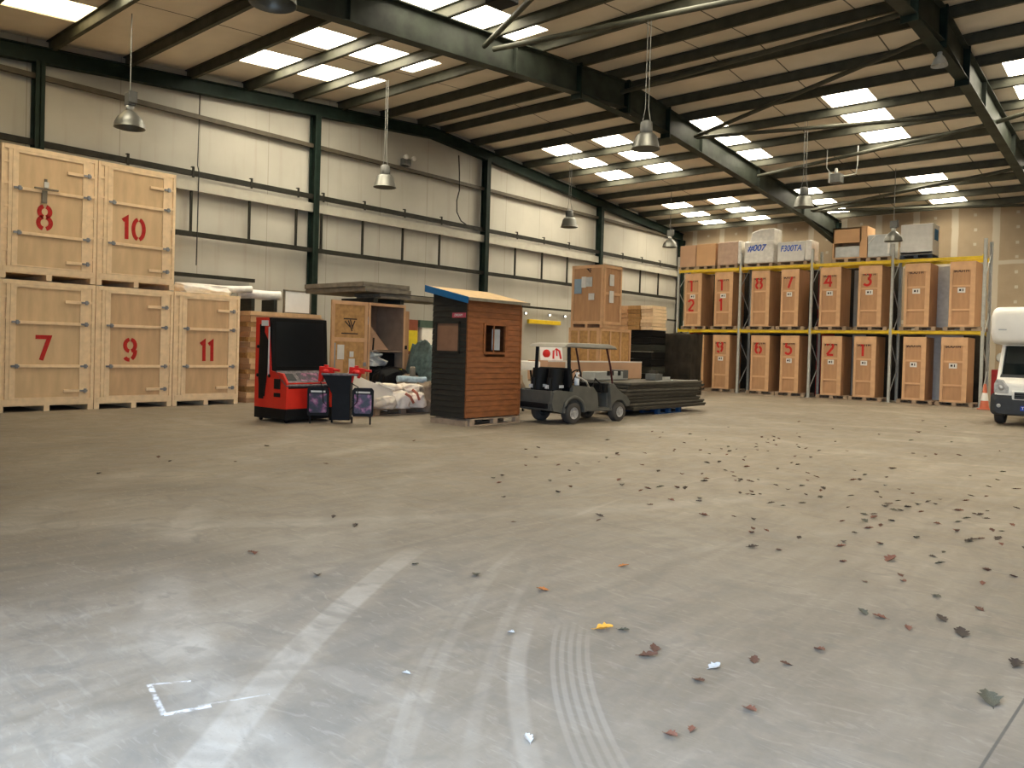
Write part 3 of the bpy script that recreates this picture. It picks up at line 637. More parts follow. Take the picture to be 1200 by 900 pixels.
def sheet_blob(name, label, cat, loc, sx, sy, sz, m, seed, rz=0, group=None, sub=3, amp=.25, parent=None):
    """a crumpled closed lump: rounded box shell pushed about by noise"""
    rnd = random.Random(seed); bm = bmesh.new(); bmesh.ops.create_cube(bm, size=1)
    bmesh.ops.subdivide_edges(bm, edges=bm.edges[:], cuts=9, use_grid_fill=True)
    off = Vector((rnd.random() * 50, rnd.random() * 50, rnd.random() * 50))
    from mathutils import noise
    for v in bm.verts:
        p = v.co.copy(); q = p.normalized() * .62; p = p.lerp(q, .45)
        d = noise.noise_vector(p * 2.6 + off) * amp * .5 + noise.noise_vector(p * 7 + off) * amp * .30
        p += d; p.z = max(p.z, -.45)
        v.co = Vector((p.x * sx, p.y * sy, (p.z + .45) * sz))
    me = bpy.data.meshes.new(name); bm.to_mesh(me); bm.free(); me.materials.append(m)
    for pl in me.polygons: pl.use_smooth = True
    o = bpy.data.objects.new(name, me); COL.objects.link(o); o.location = loc; o.rotation_euler = (0, 0, rz)
    md = o.modifiers.new('sub', 'SUBSURF'); md.levels = 1; md.render_levels = 1
    if parent is not None: o.parent = parent
    else: tag(o, label, cat, group)
    return o

# white plastic rolls lying over crate 11 and the stack
def roll(label, p, q, r, m, name='plastic_roll', cat='roll', rim=True):
    p = Vector(p); q = Vector(q); t = thing(name, label, cat, tuple(p))
    d = q - p; B().tube([(0, 0, 0), tuple(d * .25 + Vector((0, 0, .01))), tuple(d * .5), tuple(d * .75 - Vector((0, 0, .008))), tuple(d)], r, 16).build('rolled_sheet', m, t)
    if rim: B().tube([tuple(d * .985), tuple(d * 1.004)], r * .62, 14).build('hollow_shade_plug', M['black'], t)  # black plug stands in for the shade inside the hollow end
    return t
roll('flat white plastic roll lying across the top of the crate marked 11', (-18.75, 9.55, 2.86), (-18.65, 11.0, 2.96), .09, M['wrap'], rim=False)
roll('white plastic roll with dark open end on the board stack', (-18.9, 10.75, 2.84), (-18.55, 11.8, 2.84), .12, M['wrap'])
RB = True
sheet_blob('plastic_sheet', 'crumpled pale plastic sheet lying on the crate marked 11', 'sheet', (-18.85, 9.75, 2.74), .6, 1.3, .26, M['wrap'], 3)

# ================================================================== STACK OF FLAT CRATE PANELS behind the arcade machine
def panel_stack(cx, cy, rz, L_, D, z0, n, th, label, group, mats, jitter=.05, cat='panel', name='flat_packed_crate', seed=1):
    rnd = random.Random(seed); z = z0
    for k in range(n):
        h = th * rnd.uniform(.75, 1.2)
        l2, d2 = L_ / 2 * rnd.uniform(.94, 1.0), D / 2 * rnd.uniform(.96, 1)
        b = B(); b.box(-d2, d2, -l2, l2, 0, h * .40)
        for q in (-1, -.33, .33, 1): b.box(-d2, d2 - .061, q * (l2 - .05) - .05, q * (l2 - .05) + .05, h * .405, h - .006)
        b.box(d2 - .06, d2 - .012, -l2 + .01, l2 - .01, h * .405, h - .006)
        o = b.build(name, mats[k % len(mats)], None, (cx + rnd.uniform(-jitter, jitter), cy + rnd.uniform(-jitter, jitter), z), (0, 0, rz))
        pos = 'bottom' if k == 0 else 'top' if k == n - 1 else '%s from the bottom' % ORD[k]
        tag(o, label % pos, cat, group); z += h
    return z
ORD = ['', 'second', 'third', 'fourth', 'fifth', 'sixth', 'seventh', 'eighth', 'ninth', 'tenth', 'eleventh', 'twelfth', 'thirteenth', 'fourteenth', 'fifteenth', 'sixteenth', 'seventeenth', 'eighteenth', 'nineteenth', 'twentieth']
zt1 = panel_stack(-19.15, 11.98, 0, 2.3, 1.35, .0, 17, .155, 'flat wooden crate panel behind the red arcade machine, %s of the stack', 'flat panels stacked behind the arcade machine', [M['crate_wood_light'], M['ply2'], M['osb']], seed=4)
for i, (y, x) in enumerate(((11.0, -18.85), (11.6, -18.75))):
    tag(bx(-.3, .3, -.05, .05, 0, 2.715 - zt1).build('timber_block', M['blackboard'], None, (x, y, zt1 + .001)), ['left dark block holding up the white plastic roll on the board stack', 'right dark block holding up the white plastic roll on the board stack'][i], 'block', 'blocks under the plastic roll')
t = thing('board', 'square white framed board standing up on the stack behind arcade machine', 'board', (-18.75, 12.45, zt1))
bx(0, .03, -.42, .42, 0, .62).build('face', M['white'], t)
f = B()
for a in ((-.43, -.39, 0, .63), (.39, .43, 0, .63), (-.43, .43, 0, .03), (-.43, .43, .6, .64)): f.box(-.01, .045, *a)
f.build('frame', M['slab'], t)
bx(-.4, 0, -.03, .03, 0, .03).build('foot', M['slab'], t)

# ================================================================== OPEN CRATE with its contents
OX, OY = -15.75, 12.55
t = thing('open_crate', 'orange plywood crate standing open, door folded left, clutter inside', 'crate', (OX, OY, 0))
W, D, H = 1.22, 1.15, 2.66
b = B()
b.box(-D, 0, 0, .03, .14, H); b.box(-D, 0, W - .03, W, .14, H); b.box(-D, -D + .03, 0, W, .14, H); b.box(-D, 0, 0, W, H - .03, H); b.box(-D, 0, 0, W, .12, .16)
b.build('carcass', M['osb_dark'], t)
b = B(); b.box(.001, .03, 0, .06, .162, H - .071, 0); b.box(.001, .03, W - .06, W, .162, H - .071, 0); b.box(.001, .032, 0, W, H - .07, H + .001, 0)
b.build('front_frame', M['crate_wood_light'], t)
bx(-D + .03, -.05, .03, W - .03, 1.42, 1.45).build('shelf', M['osb_dark'], t)
b = B()
for q in (0, W / 2 - .05, W - .1): b.box(-D, 0, q, q + .1, 0, .12)
b.build('skid_base', M['crate_wood_light'], t)
# door, swung right round and lying in the front plane to the left
d = B(); d.box(-.02, .01, -1.12, -.03, .14, H, 0)
for a in ((-1.121, -1.03, .141, H + .001), (-.12, -.029, .141, H + .001), (-1.029, -.121, H - .09, H), (-1.029, -.121, 1.66, 1.76), (-1.029, -.121, .142, .26)): d.box(.0, .03, *a, 1)
dd = d.build('door', [M['osb'], M['crate_wood_light']], t)
bx(.01, .022, -.93, -.73, 1.22, 1.58).build('paper_notice', M['paper'], dd); bx(.01, .022, -.98, -.76, .78, 1.2).build('paper_notice', M['paperb'] if 'paperb' in M else M['cardboard2'], dd)
bx(.01, .022, -.58, -.40, .86, 1.24).build('paper_notice', M['paper'], dd); bx(.01, .022, -.56, -.44, 1.28, 1.42).build('paper_notice', M['paper'], dd)
bx(.012, .026, -1.12, -.99, 1.02, 1.62).build('blue_sticker', M['bluepaper'], dd)
e = B(); o_ = Vector((.012, -.62, 2.0))
for pl in ([(0, .18), (.12, -.08)], [(.06, .2), (.14, -.02)], [(-.1, .16), (.06, .02)], [(.2, .18), (.12, 0)], [(-.14, .22), (.26, .22)], [(-.2, -.14), (.3, -.14)]):
    strokes(e, [pl], 1, .03, lambda q, tt: o_ + Vector((tt, q.x, q.y)))
e.build('stencil_mark', M['black_ink'], dd)
bx(.02, .04, -.14, -.06, 1.05, 1.15).build('catch', M['toggle'], dd)
bx(-.01, .02, -.04, .02, 2.1, 2.3).build('hinge', M['toggle'], t); bx(-.01, .02, -.04, .02, .6, .8).build('hinge', M['toggle'], t)
# second leaf folded to the right
t2 = thing('loose_plywood_sheet', 'narrow orange plywood panel standing right of the open crate', 'panel', (OX - .2, OY + W + .05, 0))
bx(-.03, .0, 0, .28, 0, 2.52).build('panel', M['crate_wood'], t2); bx(0, .03, .06, .12, 2.2, 2.28).build('knob', M['black'], t2)
bx(0, .03, .15, .2, 1.5, 1.6).build('catch', M['black'], t2)
# contents
o = B().prism([(-.95, 1.47), (.0, 1.47), (-.95, 2.42)], 'x', -.02, .02).build('offcut_board', M['cardboard'], None, (OX - .45, OY + 1.05, .0)); tag(o, 'triangular brown board leaning on the shelf inside the open crate', 'board')
o = B().tube([(0, 0, 0), (0, .02, .32)], .02, 8).build('handle_bar', M['black'], None, (OX - .3, OY + .42, 1.46)); tag(o, 'short dark rod standing on the open crate shelf', 'rod')
sheet_blob('clothing_bundle', 'grey white bundle of cloth inside the open crate', 'bundle', (OX - .45, OY + .38, 1.05), .7, .62, .36, M['wrapgrey'], 9, amp=.5)
sheet_blob('black_bag', 'large black bag in the bottom of the open crate', 'bag', (OX - .55, OY + .55, .16), .9, .9, .92, M['black'], 12, amp=.3)
t3 = thing('black_case', 'black case standing on its end in the open crate', 'case', (OX - .6, OY + .85, .17))
bx(-.3, .35, -.2, .28, .0, 1.22).build('case', M['black'], t3, bevel=.03)
sheet_blob('black_bag', 'black bag spilling out at the foot of the open crate', 'bag', (OX + .35, OY + .62, .0), .8, 1.1, 1.0, M['black'], 15, amp=.3)
o = B().tube([(0, -.32, 0), (0, 0, .03), (0, .3, .02)], .022, 8).build('strap', M['deepyellow'], None, (OX + .35, OY + .55, .955)); tag(o, 'yellow strap on the black bag at the open crate', 'strap')
o = B().tube([(0, -.3, .22), (.02, 0, .02), (.0, .25, -.05)], .02, 8).build('tube_frame', M['whiteboard'], None, (OX - .1, OY + .5, 1.22)); tag(o, 'bent grey tube sticking out of the open crate', 'tube')
# slabs stored on top
def slab(label, x, y, z, L_, D, h, rz, n, seed, m='slab', bearers=True):
    rnd = random.Random(seed); zz = z
    for k in range(n):
        hh = h / n
        b = B().box(-D / 2, D / 2, -L_ / 2, L_ / 2, .0, hh - .004)
        b.box(D / 2, D / 2 + .01, -L_ / 2 + .02, L_ / 2 - .02, hh * .3, hh * .45)
        o = b.build('scenery_flat', M[m], None, (x + rnd.uniform(-.04, .04), y + rnd.uniform(-.08, .08), zz), (0, 0, rz + rnd.uniform(-.02, .02)), bevel=.006)
        tag(o, label[k], 'panel', 'grey panels on the open crate'); zz += hh
    return zz
for i, (y, w_) in enumerate(((12.72, .14), (13.6, .12))):
    o = bx(-1.1, .22, -w_ / 2, w_ / 2, 0, .115).build('timber_bearer', M['blackboard'], None, (-15.9, y, 2.672))
    tag(o, ['left dark timber bearer under the grey panels, above the door hinge', 'right dark timber bearer under the grey panels'][i], 'bearer', 'bearers under the grey panels')
zz = slab(['thin grey brown panel jutting right off the open crate top', 'second thin grey panel jutting right off the open crate top'], -16.15, 14.0, 2.79, 2.35, 1.1, .13, -.06, 2, 2)
slab(['lower wide grey brown panel over the open crate', 'topmost wide grey brown panel over the open crate'], -16.75, 12.95, zz + .002, 1.52, 2.5, .24, 0, 2, 1)

# ================================================================== TARPAULIN HEAP, BAGS, WHITE BOARD, PALLET
o = None
def tarp():
    from mathutils import noise
    nx, ny = 22, 26; b = B(); vs = []
    for i in range(nx + 1):
        for j in range(ny + 1):
            u, v = i / nx * 2 - 1, j / ny * 2 - 1
            pu = 1 - max(0, (abs(u) - .45) / .55) ** 1.3; pv = min(1, (v + 1) / .22) if v < -.35 else 1 - .72 * (v + .35) / 1.35
            r = max(abs(u), abs(v)); prof = pu * max(0, pv) * (0 if v > .999 else 1)
            rid = abs(math.sin((v * 7 + u * 3) + 2 * noise.noise(Vector((u * 2, v * 2, 1))))) * .10
            z = 1.60 * prof + rid * (0.5 + r) * 1.3 * min(1, prof * 4) + .06 * noise.noise(Vector((u * 6, v * 6, 3)))
            vs.append((u * .72 + .05 * noise.noise(Vector((u * 5, v * 5, 7))), v * .95, max(0.0, z)))
    fs = [(i * (ny + 1) + j, (i + 1) * (ny + 1) + j, (i + 1) * (ny + 1) + j + 1, i * (ny + 1) + j + 1) for i in range(nx) for j in range(ny)]
    b.add(vs, fs, 0, False); o = b.build('tarpaulin', M['tarp'], None, (-15.15, 14.55, 0))
    md = o.modifiers.new('solid', 'SOLIDIFY'); md.thickness = .01
    tag(o, 'shiny dark green tarpaulin draped over a heap behind the shed', 'tarpaulin')
tarp()

def pallet_mesh(w=1.0, l=1.2, h=.145):
    """l along Y, w along X; origin centre bottom"""
    b = B()
    for x in (-w / 2, -.05, w / 2 - .1): b.box(x, x + .1, -l / 2, l / 2, 0, .022)
    for x in (-w / 2, -.05, w / 2 - .1):
        for y in (-l / 2, -.07, l / 2 - .14): b.box(x, x + .1, y, y + .14, .022, .1)
    for y in (-l / 2, -.07, l / 2 - .14): b.box(-w / 2, w / 2, y, y + .14, .1, .122)
    n = 7
    for k in range(n):
        x = -w / 2 + (w - .1) * k / (n - 1); b.box(x, x + .1, -l / 2, l / 2, .122, h)
    return b
PAL = {}
def pallet(label, x, y, z, rz=0, m='pallet', group=None, w=1.0, l=1.2):
    key = (m, w, l)
    if key not in PAL:
        o = pallet_mesh(w, l).build('pallet', M[m]); PAL[key] = o
    else:
        o = PAL[key].copy(); COL.objects.link(o)
    o.location = (x, y, z); o.rotation_euler = (0, 0, rz)
    return tag(o, label, 'pallet', group)
pallet('bare wooden pallet on the floor under the heap of bags', -14.35, 12.15, 0, PI / 2 * 0, w=1.0, l=1.7)
t = thing('foam_board', 'long white board leaning down from the open crate beside bags', 'board', (-13.95, 10.95, .86))
b = B(); T = Matrix.Rotation(-.33, 4, 'X')
b.box(-.04, .06, -.35, .95, -.50, .0, 0, T); b.box(-.02, .12, .45, .95, -.0, .05, 0, T)
b.build('panel', M['whiteboard'], t, bevel=.01); bx(-.10, -.05, -.2, -.1, -.86, -.2).build('prop_leg', M['whiteboard'], t)
bagspecs = [(-13.95, 11.62, .145, .5, .5, .30, 'bag', .3, 'white woven bag at the left end of the bag heap'), (-13.95, 12.08, .145, .5, .42, .38, 'bag', -.5, 'white bag with red print in the middle of the heap'),
            (-13.9, 12.5, .145, .5, .40, .36, 'bag', .9, 'white bag in front of the brown sack in the heap'), (-14.25, 12.0, .46, .5, .55, .24, 'bag', .2, 'white bag lying on top of the other bags, left'),
            (-14.15, 12.55, .50, .5, .55, .20, 'bag', 0, 'flat white bag topmost at the right of the heap'), (-13.95, 12.92, .02, .5, .38, .70, 'bagbrown', .2, 'brown paper sack at the right end of the heap'),
            (-14.55, 12.95, .0, .45, .5, .85, 'bagbrown', -.3, 'brown crumpled sack behind the shed corner'), (-14.6, 11.65, .145, .4, .5, .40, 'bag', 0, 'white bag behind the leaning white board')]
for i, (x, y, z, sx, sy, sz, m, rz, lab) in enumerate(bagspecs):
    sheet_blob('sack', lab, 'bag', (x, y, z), sx, sy, sz, M[m], 30 + i, rz, 'sacks heaped on the pallet', amp=.35)
for i, (p, q) in enumerate((((-13.66, 12.02, .50), (-13.60, 12.22, .28)), ((-13.74, 12.3, .58), (-13.62, 12.42, .34)))):
    tag(B().tube([p, tuple((Vector(p) + Vector(q)) / 2 + Vector((.04, 0, .03))), q], .03, 8).build('red_strap', M['bagred']), ['faded red strap on the left of the white bags', 'faded red strap on the right of the white bags'][i], 'strap')
roll('blue and white roll lying on top of the sacks by the shed', (-14.35, 12.35, .80), (-14.1, 13.05, .78), .075, M['blueroll'], rim=False)
tag(B().lathe([(0, 0), (.07, 0), (.075, .2), (.05, .24), (0, .24)], n=12).build('tin', M['slab'], None, (-14.25, 12.75, .86)), 'small tin standing on the blue roll near the shed', 'tin')

# ================================================================== ARCADE CABINET
t = thing('arcade_cabinet', 'red arcade cabinet with a big dark screen and sloping controls', 'arcade machine', (-13.4, 8.70, 0), math.radians(3))
# local: x forward (+X), y width
Wd = 1.30
prof = [(-1.05, .28), (.0, .28), (.02, .80), (-.12, .98), (-.5, 1.02), (-.62, 2.06), (-1.05, 2.08)]
for y0, y1 in ((0, .05), (Wd - .05, Wd)): B().prism([(a, c) for a, c in prof], 'y', y0, y1).build('side_panel', M['arcred'], t, bevel=.006)
b = B(); b.box(-1.05, .0, 0, Wd, .06, .285)
b.build('plinth', M['black'], t, bevel=.01)
for x, y in ((-.95, .1), (-.1, .1), (-.95, Wd - .1), (-.1, Wd - .1)): B().lathe([(0, -.02), (.045, -.02), (.045, .02), (0, .02)], (x, y, .045), 12, axis='y').build('castor', M['black'], t)
bx(-.04, -.005, .05, Wd - .05, .285, .80).build('front_panel', M['arcred'], t)
bx(-1.05, -1.02, .05, Wd - .05, .28, 2.06).build('back_panel', M['black'], t); bx(-1.05, -.63, .0, Wd, 2.04, 2.09).build('top_panel', M['arcred'], t)
T = Matrix.Translation((-.06, 0, .79)) @ Matrix.Rotation(math.radians(38), 4, 'Y')
b = B(); b.box(-.36, .10, .0, Wd + .03, -.02, .02, 0, T)
cp = b.build('control_panel', M['greypanel'], t)
B().box(-.10, .11, .01, Wd + .03, -.045, -.018, 0, T).build('panel_edge', M['black'], cp)
B().box(-.26, -.06, .12, .32, .02, .03, 0, T).build('instruction_plate', M['screen'], cp)
B().box(-.28, -.04, .42, .98, .02, .026, 0, T).build('instruction_plate', M['poster'], cp)
s = B(); T2 = Matrix.Translation((-.56, .0, 1.0)) @ Matrix.Rotation(math.radians(-4), 4, 'Y')
s.box(-.03, .08, .02, Wd + .10, .02, 1.09, 0, T2); sc_ = s.build('screen_housing', M['black'], t, bevel=.01)
B().box(.08, .086, .12, Wd + .0, .10, 1.01, 0, T2).build('screen', M['screen'], sc_)
# side artwork, a plain dark band with a white strip of lettering
B().box(-.90, -.74, -.008, .0, .45, 1.95).build('side_band', M['black'], t)
a = B()
a.prism([(-.86, .5), (-.70, .5), (-.62, 1.0), (-.60, 1.62), (-.76, 1.82), (-.90, 1.6), (-.92, .9)], 'y', -.012, -.001)
a.build('side_band', M['black'], t)
B().box(-.60, -.565, -.012, 0, .92, 1.9).build('lettering_strip', M['paper'], t)
B().box(-.84, -.62, -.012, 0, 1.92, 2.03).build('lettering_strip', M['paper'], t)
for z in (.55, .78): B().box(-.38, -.18, -.014, 0, z - (.04 if z < .6 else .11), z + (.04 if z < .6 else .09)).build('side_vent', M['black'], t)
for x, z in ((-.95, .92), (-.55, .92), (-.95, 1.5)): B().lathe([(0, -.016), (.035, -.016), (.035, 0), (0, 0)], (x, 0, z), 12, axis='y').build('side_lock', M['black'], t)

# gun pedestal in front of it
t = thing('gun_pedestal', 'black arcade pedestal with two red toy guns and purple posters', 'arcade pedestal', (-12.9, 9.66, 0), math.radians(-44))
b = B(); b.prism([(-.15, .08), (.17, .08), (.17, .98), (-.36, .98), (-.15, .66)], 'y', -.2, .2) if False else b.add([(-.2, -.17, .08), (.18, -.17, .08), (.18, .19, .08), (-.2, .19, .08), (-.2, -.17, .60), (.18, -.17, .60), (.18, .19, .60), (-.2, .19, .60), (-.24, -.36, .97), (.2, -.36, .97), (.2, .20, .97), (-.24, .20, .97)], [(0, 3, 2, 1), (0, 1, 5, 4), (1, 2, 6, 5), (2, 3, 7, 6), (3, 0, 4, 7), (4, 5, 9, 8), (5, 6, 10, 9), (6, 7, 11, 10), (7, 4, 8, 11), (8, 9, 10, 11)]); b.build('pedestal', M['black'], t, bevel=.01)
bx(-.26, .23, -.38, .34, .97, 1.01).build('top_plate', M['greypanel'], t, bevel=.01)
for sy in (-1, 1):
    y0 = sy * .44
    p = B().prism([(y0 - .19, .16), (y0 + .19, .16), (y0 + .21, .20), (y0 + .21, .68), (y0 + .17, .73), (y0 - .17, .73), (y0 - .21, .68), (y0 - .21, .20)], 'x', .10, .16).build('side_screen', M['black'], t)
    B().prism([(y0 - .15, .22), (y0 + .15, .22), (y0 + .17, .25), (y0 + .17, .60), (y0 - .17, .60), (y0 - .17, .25)], 'x', .158, .166).build('poster', M['poster'], p)
    bx(.16, .168, y0 - .14, y0 + .14, .625, .66).build('poster_lettering', M['paper'], p)
    B().tube([(.13, y0 + sy * .15, 0), (.13, y0 + sy * .15, .2)], .018, 8).build('leg', M['black'], t)
    B().tube([(.05, sy * .24, .3), (.13, y0, .3)], .02, 8).build('bracket', M['black'], t)
    B().tube([(-.12, sy * .2, 0), (-.12, sy * .2, .12)], .02, 8).build('leg', M['black'], t)
    gy = sy * .30; TG = Matrix.Translation((.05, gy, 1.02)) @ Matrix.Rotation(math.radians(62 if sy < 0 else 74), 4, 'Z') @ Matrix.Rotation(math.radians(4), 4, 'Y')
    g = B(); g.box(-.16, .16, -.04, .04, .0, .11, 0, TG); g.tube([tuple(TG @ Vector((.14, 0, .07))), tuple(TG @ Vector((.30, 0, .07)))], .028, 10)
    g.prism([(-.16, .09), (-.03, .09), (-.08, -.20), (-.17, -.20)], 'y', -.032, .032, 0, TG); g.box(-.06, .02, -.03, .03, .11, .15, 0, TG); g.prism([(.0, .01), (.1, .01), (.07, -.1), (.02, -.1)], 'y', -.025, .025, 0, TG)
    gun = g.build('toy_gun', M['gunred'], t, bevel=.008)
    B().tube([tuple(TG @ Vector((-.13, 0, -.2))), (.25, gy + sy * .05, .75), (.24, sy * .33, .45), (.2, sy * .2, .3)], .009, 6).build('gun_cord', M['black'], gun)
    B().lathe([(0, 0), (.09, 0), (.1, .05), (.06, .09), (0, .09)], (.05, gy, 1.0), 14).build('gun_cradle', M['gunred'], t)

# ================================================================== SHED
SX, SY = -11.06, 11.34
t = thing('garden_shed', 'small shed, black front and orange side, on a pallet', 'shed', (SX, SY, 0))
Wx, Ly = 1.02, 1.66
zE, zL = 2.56, 2.78       # eaves right, left
# orange side with lap boards and a window hole
def lap(b, axis, a0, a1, z0, z1, out, holes=(), n=20, mi=0):
    dz = (z1 - z0) / n
    for k in range(n):
        za, zb_ = z0 + k * dz, z0 + (k + 1) * dz - .004
        segs = [(a0, a1)]
        for (h0, h1, hz0, hz1) in holes:
            if zb_ > hz0 + .01 and za < hz1 - .01:
                segs = [(p, q) for s_ in segs for p, q in ((s_[0], h0), (h1, s_[1])) if q - p > .01]
        for p, q in segs:
            if axis == 'y': # face +X: out along x
                b.add([(out - .03, p, za), (out + .012, p, za), (out + .0, p, zb_), (out - .03, p, zb_), (out - .03, q, za), (out + .012, q, za), (out, q, zb_), (out - .03, q, zb_)],
                      [(0, 1, 2, 3), (4, 7, 6, 5), (0, 4, 5, 1), (1, 5, 6, 2), (2, 6, 7, 3), (3, 7, 4, 0)], mi)
            else:           # face -Y
                b.add([(p, out + .03, za), (p, out - .012, za), (p, out, zb_), (p, out + .03, zb_), (q, out + .03, za), (q, out - .012, za), (q, out, zb_), (q, out + .03, zb_)],
                      [(0, 3, 2, 1), (4, 5, 6, 7), (0, 1, 5, 4), (1, 2, 6, 5), (2, 3, 7, 6), (3, 0, 4, 7)], mi)
hole = (.50, 1.14, 1.52, 2.07)
b = B(); lap(b, 'y', 0, Ly, .17, zE, 0, [hole], 21); b.build('side_wall', M['shedorange'], t)
b = B(); lap(b, 'x', -Wx, -.03, .15, 1.50, 0, [], 12); lap(b, 'x', -Wx, -.03, 2.10, 2.58, 0, [], 4)
for p, q in ((-Wx, -.90), (-.22, -.03)): lap(b, 'x', p, q, 1.50, 2.10, 0, [], 5)
b.prism([(-Wx, 2.57), (-.01, 2.57), (-.01, 2.58), (-Wx, 2.77)], 'y', .0, .03); b.build('front_wall', M['sheddark'], t)
b = B(); b.box(-Wx, -Wx + .03, .03, Ly, .15, 2.76); b.build('side_wall', M['shedorange'], t)
b = B(); b.prism([(-Wx, .15), (-.03, .15), (-.03, 2.58), (-Wx, 2.77)], 'y', Ly - .03, Ly); b.build('back_wall', M['shedorange'], t)
bx(-.90, -.22, .01, .03, 1.50, 2.10).build('window_board', M['shedwin'], t)
f = B()
for a in ((-.92, -.88, 1.48, 2.12), (-.24, -.20, 1.48, 2.12), (-.92, -.20, 1.46, 1.52), (-.92, -.20, 2.08, 2.13)): f.box(a[0], a[1], -.03, .0, a[2], a[3])
f.build('window_frame', M['sheddark'], t)
f = B()
for a in ((hole[0] - .04, hole[0] + .01, hole[2] - .04, hole[3] + .04), (hole[1] - .01, hole[1] + .04, hole[2] - .04, hole[3] + .04), (hole[0], hole[1], hole[2] - .05, hole[2]), (hole[0], hole[1], hole[3], hole[3] + .05)): f.box(-.02, .03, *a)
f.box(-.015, .01, .775, .80, hole[2], hole[3]); f.build('window_frame', M['shedorange'], t)
bx(-.10, -.09, .84, 1.08, 1.56, 2.0).build('clear_pane', M['wrapgrey'], t)
bx(-.42, -.05, -.03, -.005, 2.20, 2.30).build('nameplate', M['pink'], t)
text_mesh('DREAM', .07, M['paper'], t, (-.235, -.034, 2.25), (PI / 2, 0, 0), 'nameplate_lettering')
b = B(); x0, x1, y0, y1 = -Wx - .10, .14, -.14, Ly + .10
def zs(x): return 2.60 - (x) * .215
b.add([(x0, y0, zs(x0)), (x1, y0, zs(x1)), (x1, y1, zs(x1)), (x0, y1, zs(x0)), (x0, y0, zs(x0) + .03), (x1, y0, zs(x1) + .03), (x1, y1, zs(x1) + .03), (x0, y1, zs(x0) + .03)],
      [(0, 3, 2, 1), (4, 5, 6, 7), (0, 1, 5, 4), (1, 2, 6, 5), (2, 3, 7, 6), (3, 0, 4, 7)]); b.build('roof', M['roofply'], t)
b = B(); b.prism([(x0, zs(x0) + .04), (x1, zs(x1) + .04), (x1, zs(x1) - .09), (x0, zs(x0) - .10)], 'y', y0 - .025, y0); b.build('fascia', M['bluefascia'], t)
bx(x1, x1 + .02, y0, y1, zs(x1) - .03, zs(x1) + .03).build('eaves_trim', M['slab'], t)
bx(-.14, .02, Ly - .03, Ly + .01, .2, 2.5).build('corner_post', M['shedorange'], t)
o = bx(-Wx, .0, .0, .07, 0, .115).build('timber_beam', M['pallet'], None, (SX, SY, 0)); tag(o, 'brown timber beam on the floor under the black front of the shed', 'beam')
pallet('pallet sticking out under the orange side of the shed', SX - .47, SY + .88, 0, 0, w=1.0, l=1.55)

# ================================================================== GOLF CART
t = thing('golf_cart', 'charcoal golf cart with stone grey roof parked facing right', 'golf cart', (-10.68, 13.82, 0), math.radians(90 - 7))
# local x forward from rear axle, y to the left, z up, body half width .55
hw = .55; WB = 1.52
def arch(cx, r, a0=180, a1=0, n=12): return [(cx + r * math.cos(math.radians(a0 + (a1 - a0) * i / n)), .24 + r * math.sin(math.radians(a0 + (a1 - a0) * i / n))) for i in range(n + 1)]
prof = [(-.62, .30)] + arch(0, .31) + [(.32, .27), (.78, .27), (.80, .42), (.76, .66), (.62, .80), (.3, .82), (-.02, .84), (-.05, .70), (-.50, .74), (-.62, .70), (-.67, .45)]
b = B()
b.prism(prof, 'y', -hw, -hw + .10); b.prism(prof, 'y', hw - .10, hw)
b.box(-.66, -.6, -hw + .05, hw - .05, .30, .72); b.box(-.6, -.05, -hw + .08, hw - .08, .42, .52); b.box(-.05, .5, -hw + .08, hw - .08, .3, .66)
b.build('rear_body', M['cartbody'], t, bevel=.02)
for s in (-1, 1): # flared arches
    pts = [(p[0] , s * (hw + .01), p[1] + .01) for p in arch(0, .335)]; B().tube(pts, .04, 8).build('wheel_arch', M['cartbody'], t)
b = B(); b.box(.3, 1.30, -hw + .02, hw - .02, .25, .33); b.build('floor_pan', M['cartbody'], t, bevel=.01)
fp = [(1.22, .27), (1.22, .52), (1.17, .80), (1.20, .88), (1.34, .86), (1.48, .72), (1.80, .58), (1.92, .44), (1.90, .34)] + [(WB + .27 * math.cos(math.radians(a)), .22 + .27 * math.sin(math.radians(a))) for a in range(25, 166, 14)]
b = B(); b.prism(fp, 'y', -hw, -hw + .12); b.prism(fp, 'y', hw - .12, hw)
fc = [(1.20, .30), (1.17, .80), (1.20, .90), (1.36, .88), (1.52, .76), (1.84, .60), (1.93, .45), (1.88, .40), (1.30, .55), (1.25, .30)]
b.prism(fc, 'y', -hw + .10, hw - .10); b.build('front_cowl', M['cartbody'], t, bevel=.02)
bx(1.06, 1.22, -hw + .06, hw - .06, .66, .88).build('dashboard', M['seat'], t, bevel=.03)
bx(.02, .52, -hw + .06, hw - .06, .62, .80).build('seat', M['seat'], t, bevel=.05)
T = Matrix.Translation((.02, 0, .80)) @ Matrix.Rotation(math.radians(-10), 4, 'Y')
B().box(-.08, .04, -hw + .06, hw - .06, -.02, .42, 0, T).build('seat_back', M['seat'], t, bevel=.04)
b = B()
for s in (-1, 1): b.tube([(.08, s * (hw - .03), 1.02), (.22, s * (hw - .02), 1.0), (.40, s * (hw - .02), .92), (.5, s * (hw - .02), .78), (.44, s * (hw - .02), .70)], .022, 8)
b.build('arm_rail', M['cream'], t)
b = B(); b.tube([(.62, -hw + .03, .80), (.70, -hw + .03, .98), (.86, -hw + .03, .88), (.92, -hw + .03, .66)], .02, 8); b.build('grab_loop', M['black'], t)
